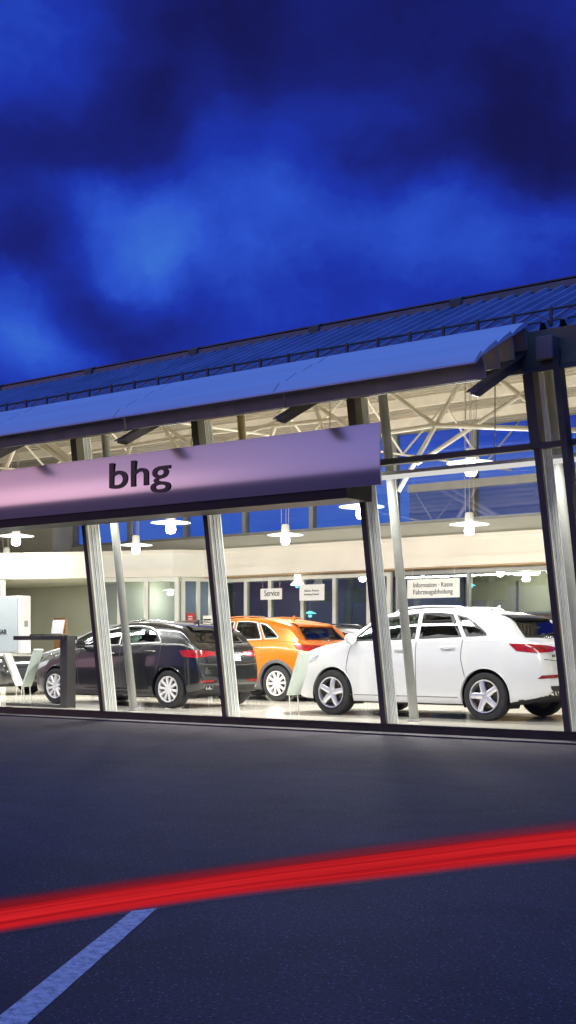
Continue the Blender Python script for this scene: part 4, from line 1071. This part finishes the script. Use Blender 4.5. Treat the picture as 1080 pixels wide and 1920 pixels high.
    for k in range(13):
        y = -hw+2*hw*k/12; ds = -.05*(y/hw)**2
        z0 = bvh.ray_cast(Vector((sx_-.05+ds, y, 3)), Vector((0,0,-1)))[0].z
        sec.append([(sx_-.05+ds,y,z0+.004),(sx_+.05+ds,y,z0-.002),(sx_+.17+ds,y,z0-.045),(sx_+.165+ds,y,z0-.075),(sx_+.06+ds,y,z0-.12)])
    mb.grid(sec); mb.build('spoiler', M['black'] if paint is M['paint_white'] else paint, root, True)
    if full:
        xx = S['top'][13][0]-.28; z = ft(xx)
        mb = MB(); mb.hexa([(xx-.07,-.02,z-.01),(xx+.06,-.02,z-.02),(xx+.06,.02,z-.02),(xx-.07,.02,z-.01),(xx+.05,-.004,z+.075),(xx+.075,-.004,z+.07),(xx+.075,.004,z+.07),(xx+.05,.004,z+.075)]); mb.build('antenna_fin', paint, root)
        pz = (S['tail'][0][0][1]+S['tail'][1][0][1])/2-.07
        G = patch([(-.27,pz-.055),(.27,pz-.055)],[(-.27,pz+.06),(.27,pz+.06)], rearproj, .012, 10, 3)
        pl = gridmesh(G, 'number_plate', M['plate'], root)
        G = patch([(-.285,pz-.068),(.285,pz-.068)],[(-.285,pz+.073),(.285,pz+.073)], rearproj, .008, 10, 3)
        gridmesh(G, 'plate_holder', M['black'], pl)
        ez = pz+.20; h, nn = rearproj(0, ez)
        if h:
            mb = MB()
            for k in range(4):
                c = h+Vector((.016,(k-1.5)*.058,0))
                mb.tube([c+Vector((0,.038*math.cos(2*math.pi*i/20),.038*math.sin(2*math.pi*i/20))) for i in range(20)], .0055, 6, False, True)
            mb.build('ring_emblem', M['chrome'], root, True)
        h, nn = rearproj(-.52, pz-.045)
        if h:
            mb = MB(); mb.box(h.x+.002,h.x+.010,-.57,-.53,pz-.065,pz-.03); mb.box(h.x+.002,h.x+.010,-.515,-.485,pz-.065,pz-.03); mb.build('badge', M['chrome'], root)
        # tail-gate seam around the rear window and under the plate
        mb = MB(); zz = pz-.125
        pts = []
        for k in range(25):
            y = -.74+1.48*k/24; h, nn = rearproj(y, zz+.03*abs(y/.74)**3)
            if h: pts.append(h+nn*.001)
        if len(pts) > 2: mb.tube(pts, .006, 5)
        mb.build('tailgate_gap', M['trim_grey'], root)
        for s in (-1,):
            for k in (0,1):
                y = s*(.50+.085*k); z = fbo(L-.06)+.045
                mb = MB(); mb.lathe([(.034,-.12),(.038,.03),(.033,.034),(.028,.03),(.026,-.10)], 16, 'x', o=(L-.035,y,z)); mb.build('exhaust_pipe', M['chrome'], root, True)
        # wiper
        h1, n1 = rearproj(0.02, S['rwin'][0][1]+.03); h2, n2 = rearproj(.36, S['rwin'][0][1]+.06)
        if h1 and h2:
            mb = MB(); mb.tube([h1+n1*.02, h2+n2*.018], .009, 6); mb.build('wiper', M['rubber'], root)
        # cabin
        fl = S['bot'][3][1]+.12; wx0 = S['wins'][0][1][0][0]
        mb = MB(); mb.box(wx0-.1,rx+.3,-.70,.70,fl,fl+.04); mb.build('cabin_floor', M['dark'], root)
        mb = MB(); mb.box(wx0-.18,wx0+.22,-.68,.68,fl+.35,fb(wx0)-.02); mb.bevel(.04,2); mb.build('dashboard', M['seat'], root, True)
        mb = MB(); cw = Vector((wx0+.34,-.36,fb(wx0)-.06))
        mb.tube([cw+Vector((.05*math.cos(a),.18*math.sin(a),.17*math.cos(a))) for a in [2*math.pi*i/20 for i in range(20)]], .014, 6, False, True)
        mb.bar(cw+Vector((0,-.17,0)), cw+Vector((0,.17,0)), .03, .02); mb.build('steering_wheel', M['rubber'], root, True)
        rt = ft(2.6)
        for (sx2, y0, wd2) in ((wx0+.86,-.36,.25),(wx0+.86,.36,.25),(rx-.62,0,.62)):
            mb = MB(); mb.box(sx2-.28,sx2+.22,y0-wd2,y0+wd2,fl+.06,fl+.34); mb.bevel(.05,2); st = mb.build('seat', seatmat, root, True)
            mb = MB(); mb.hexa([(sx2+.14,y0-wd2,fl+.30),(sx2+.30,y0-wd2,fl+.30),(sx2+.30,y0+wd2,fl+.30),(sx2+.14,y0+wd2,fl+.30),(sx2+.30,y0-wd2*.9,rt-.42),(sx2+.40,y0-wd2*.9,rt-.42),(sx2+.40,y0+wd2*.9,rt-.42),(sx2+.30,y0+wd2*.9,rt-.42)]); mb.bevel(.03,2); mb.build('seat_back', seatmat, st, True)
            for hy in ((y0,) if wd2 < .5 else (-.36,.36)):
                mb = MB(); mb.box(sx2+.30,sx2+.40,hy-.13,hy+.13,rt-.38,rt-.20); mb.bevel(.03,2); mb.build('headrest', seatmat, st, True)
    return root
FL = .101
make_car('white_suv', 'glossy white compact SUV with five spoke alloy wheels in the right bay', 'car', (-12.33-SUV['fx'], 1.70+.93, FL), SUV, M['paint_white'], M['carglass'], 5, M['rim'], glass_rear=M['carglass_dark'])
make_car('black_hatchback', 'glossy black estate hatchback with pale ten spoke wheels behind the first columns', 'car', (-18.60-HATCH['fx'], 1.62+.93, FL), HATCH, M['paint_black'], M['carglass'], 10, M['rimw'], chrome_trim=True)
make_car('orange_suv', 'bright orange SUV with grey arch trim between the black and white cars', 'car', (-16.13-SUV['fx']-SUV['wb'], 5.0+.93, FL), SUV, M['paint_orange'], M['carglass'], 10, M['rimw'], cladding=True, chrome_trim=True)
make_car('silver_car', 'pale silver car mostly hidden behind the black hatchback', 'car', (-23.6, 5.9, FL), HATCH, M['paint_silver'], M['carglass'], 10, M['rim'])
make_car('dark_car', 'black car partly hidden behind the slanted info stands at far left', 'car', (-22.4, 4.2, FL), HATCH, M['paint_black'], M['carglass'], 10, M['rim'], rz_=math.pi)
make_car('far_car', 'dark far car whose roof shows between the orange and white cars', 'car', (-19.3, 8.0, FL), HATCH, M['paint_black'], M['carglass_dark'], 10, M['rim'])

# ---------------------------------------------------------------- render settings
sc.view_settings.view_transform = 'Standard'; sc.view_settings.look = 'None'; sc.view_settings.exposure = 0
sc.render.engine = 'CYCLES'
sc.cycles.use_denoising = True
sc.cycles.max_bounces = 10; sc.cycles.transparent_max_bounces = 24; sc.cycles.glossy_bounces = 4; sc.cycles.diffuse_bounces = 4
sc.cycles.caustics_reflective = False; sc.cycles.caustics_refractive = False
sc.cycles.sample_clamp_indirect = 6
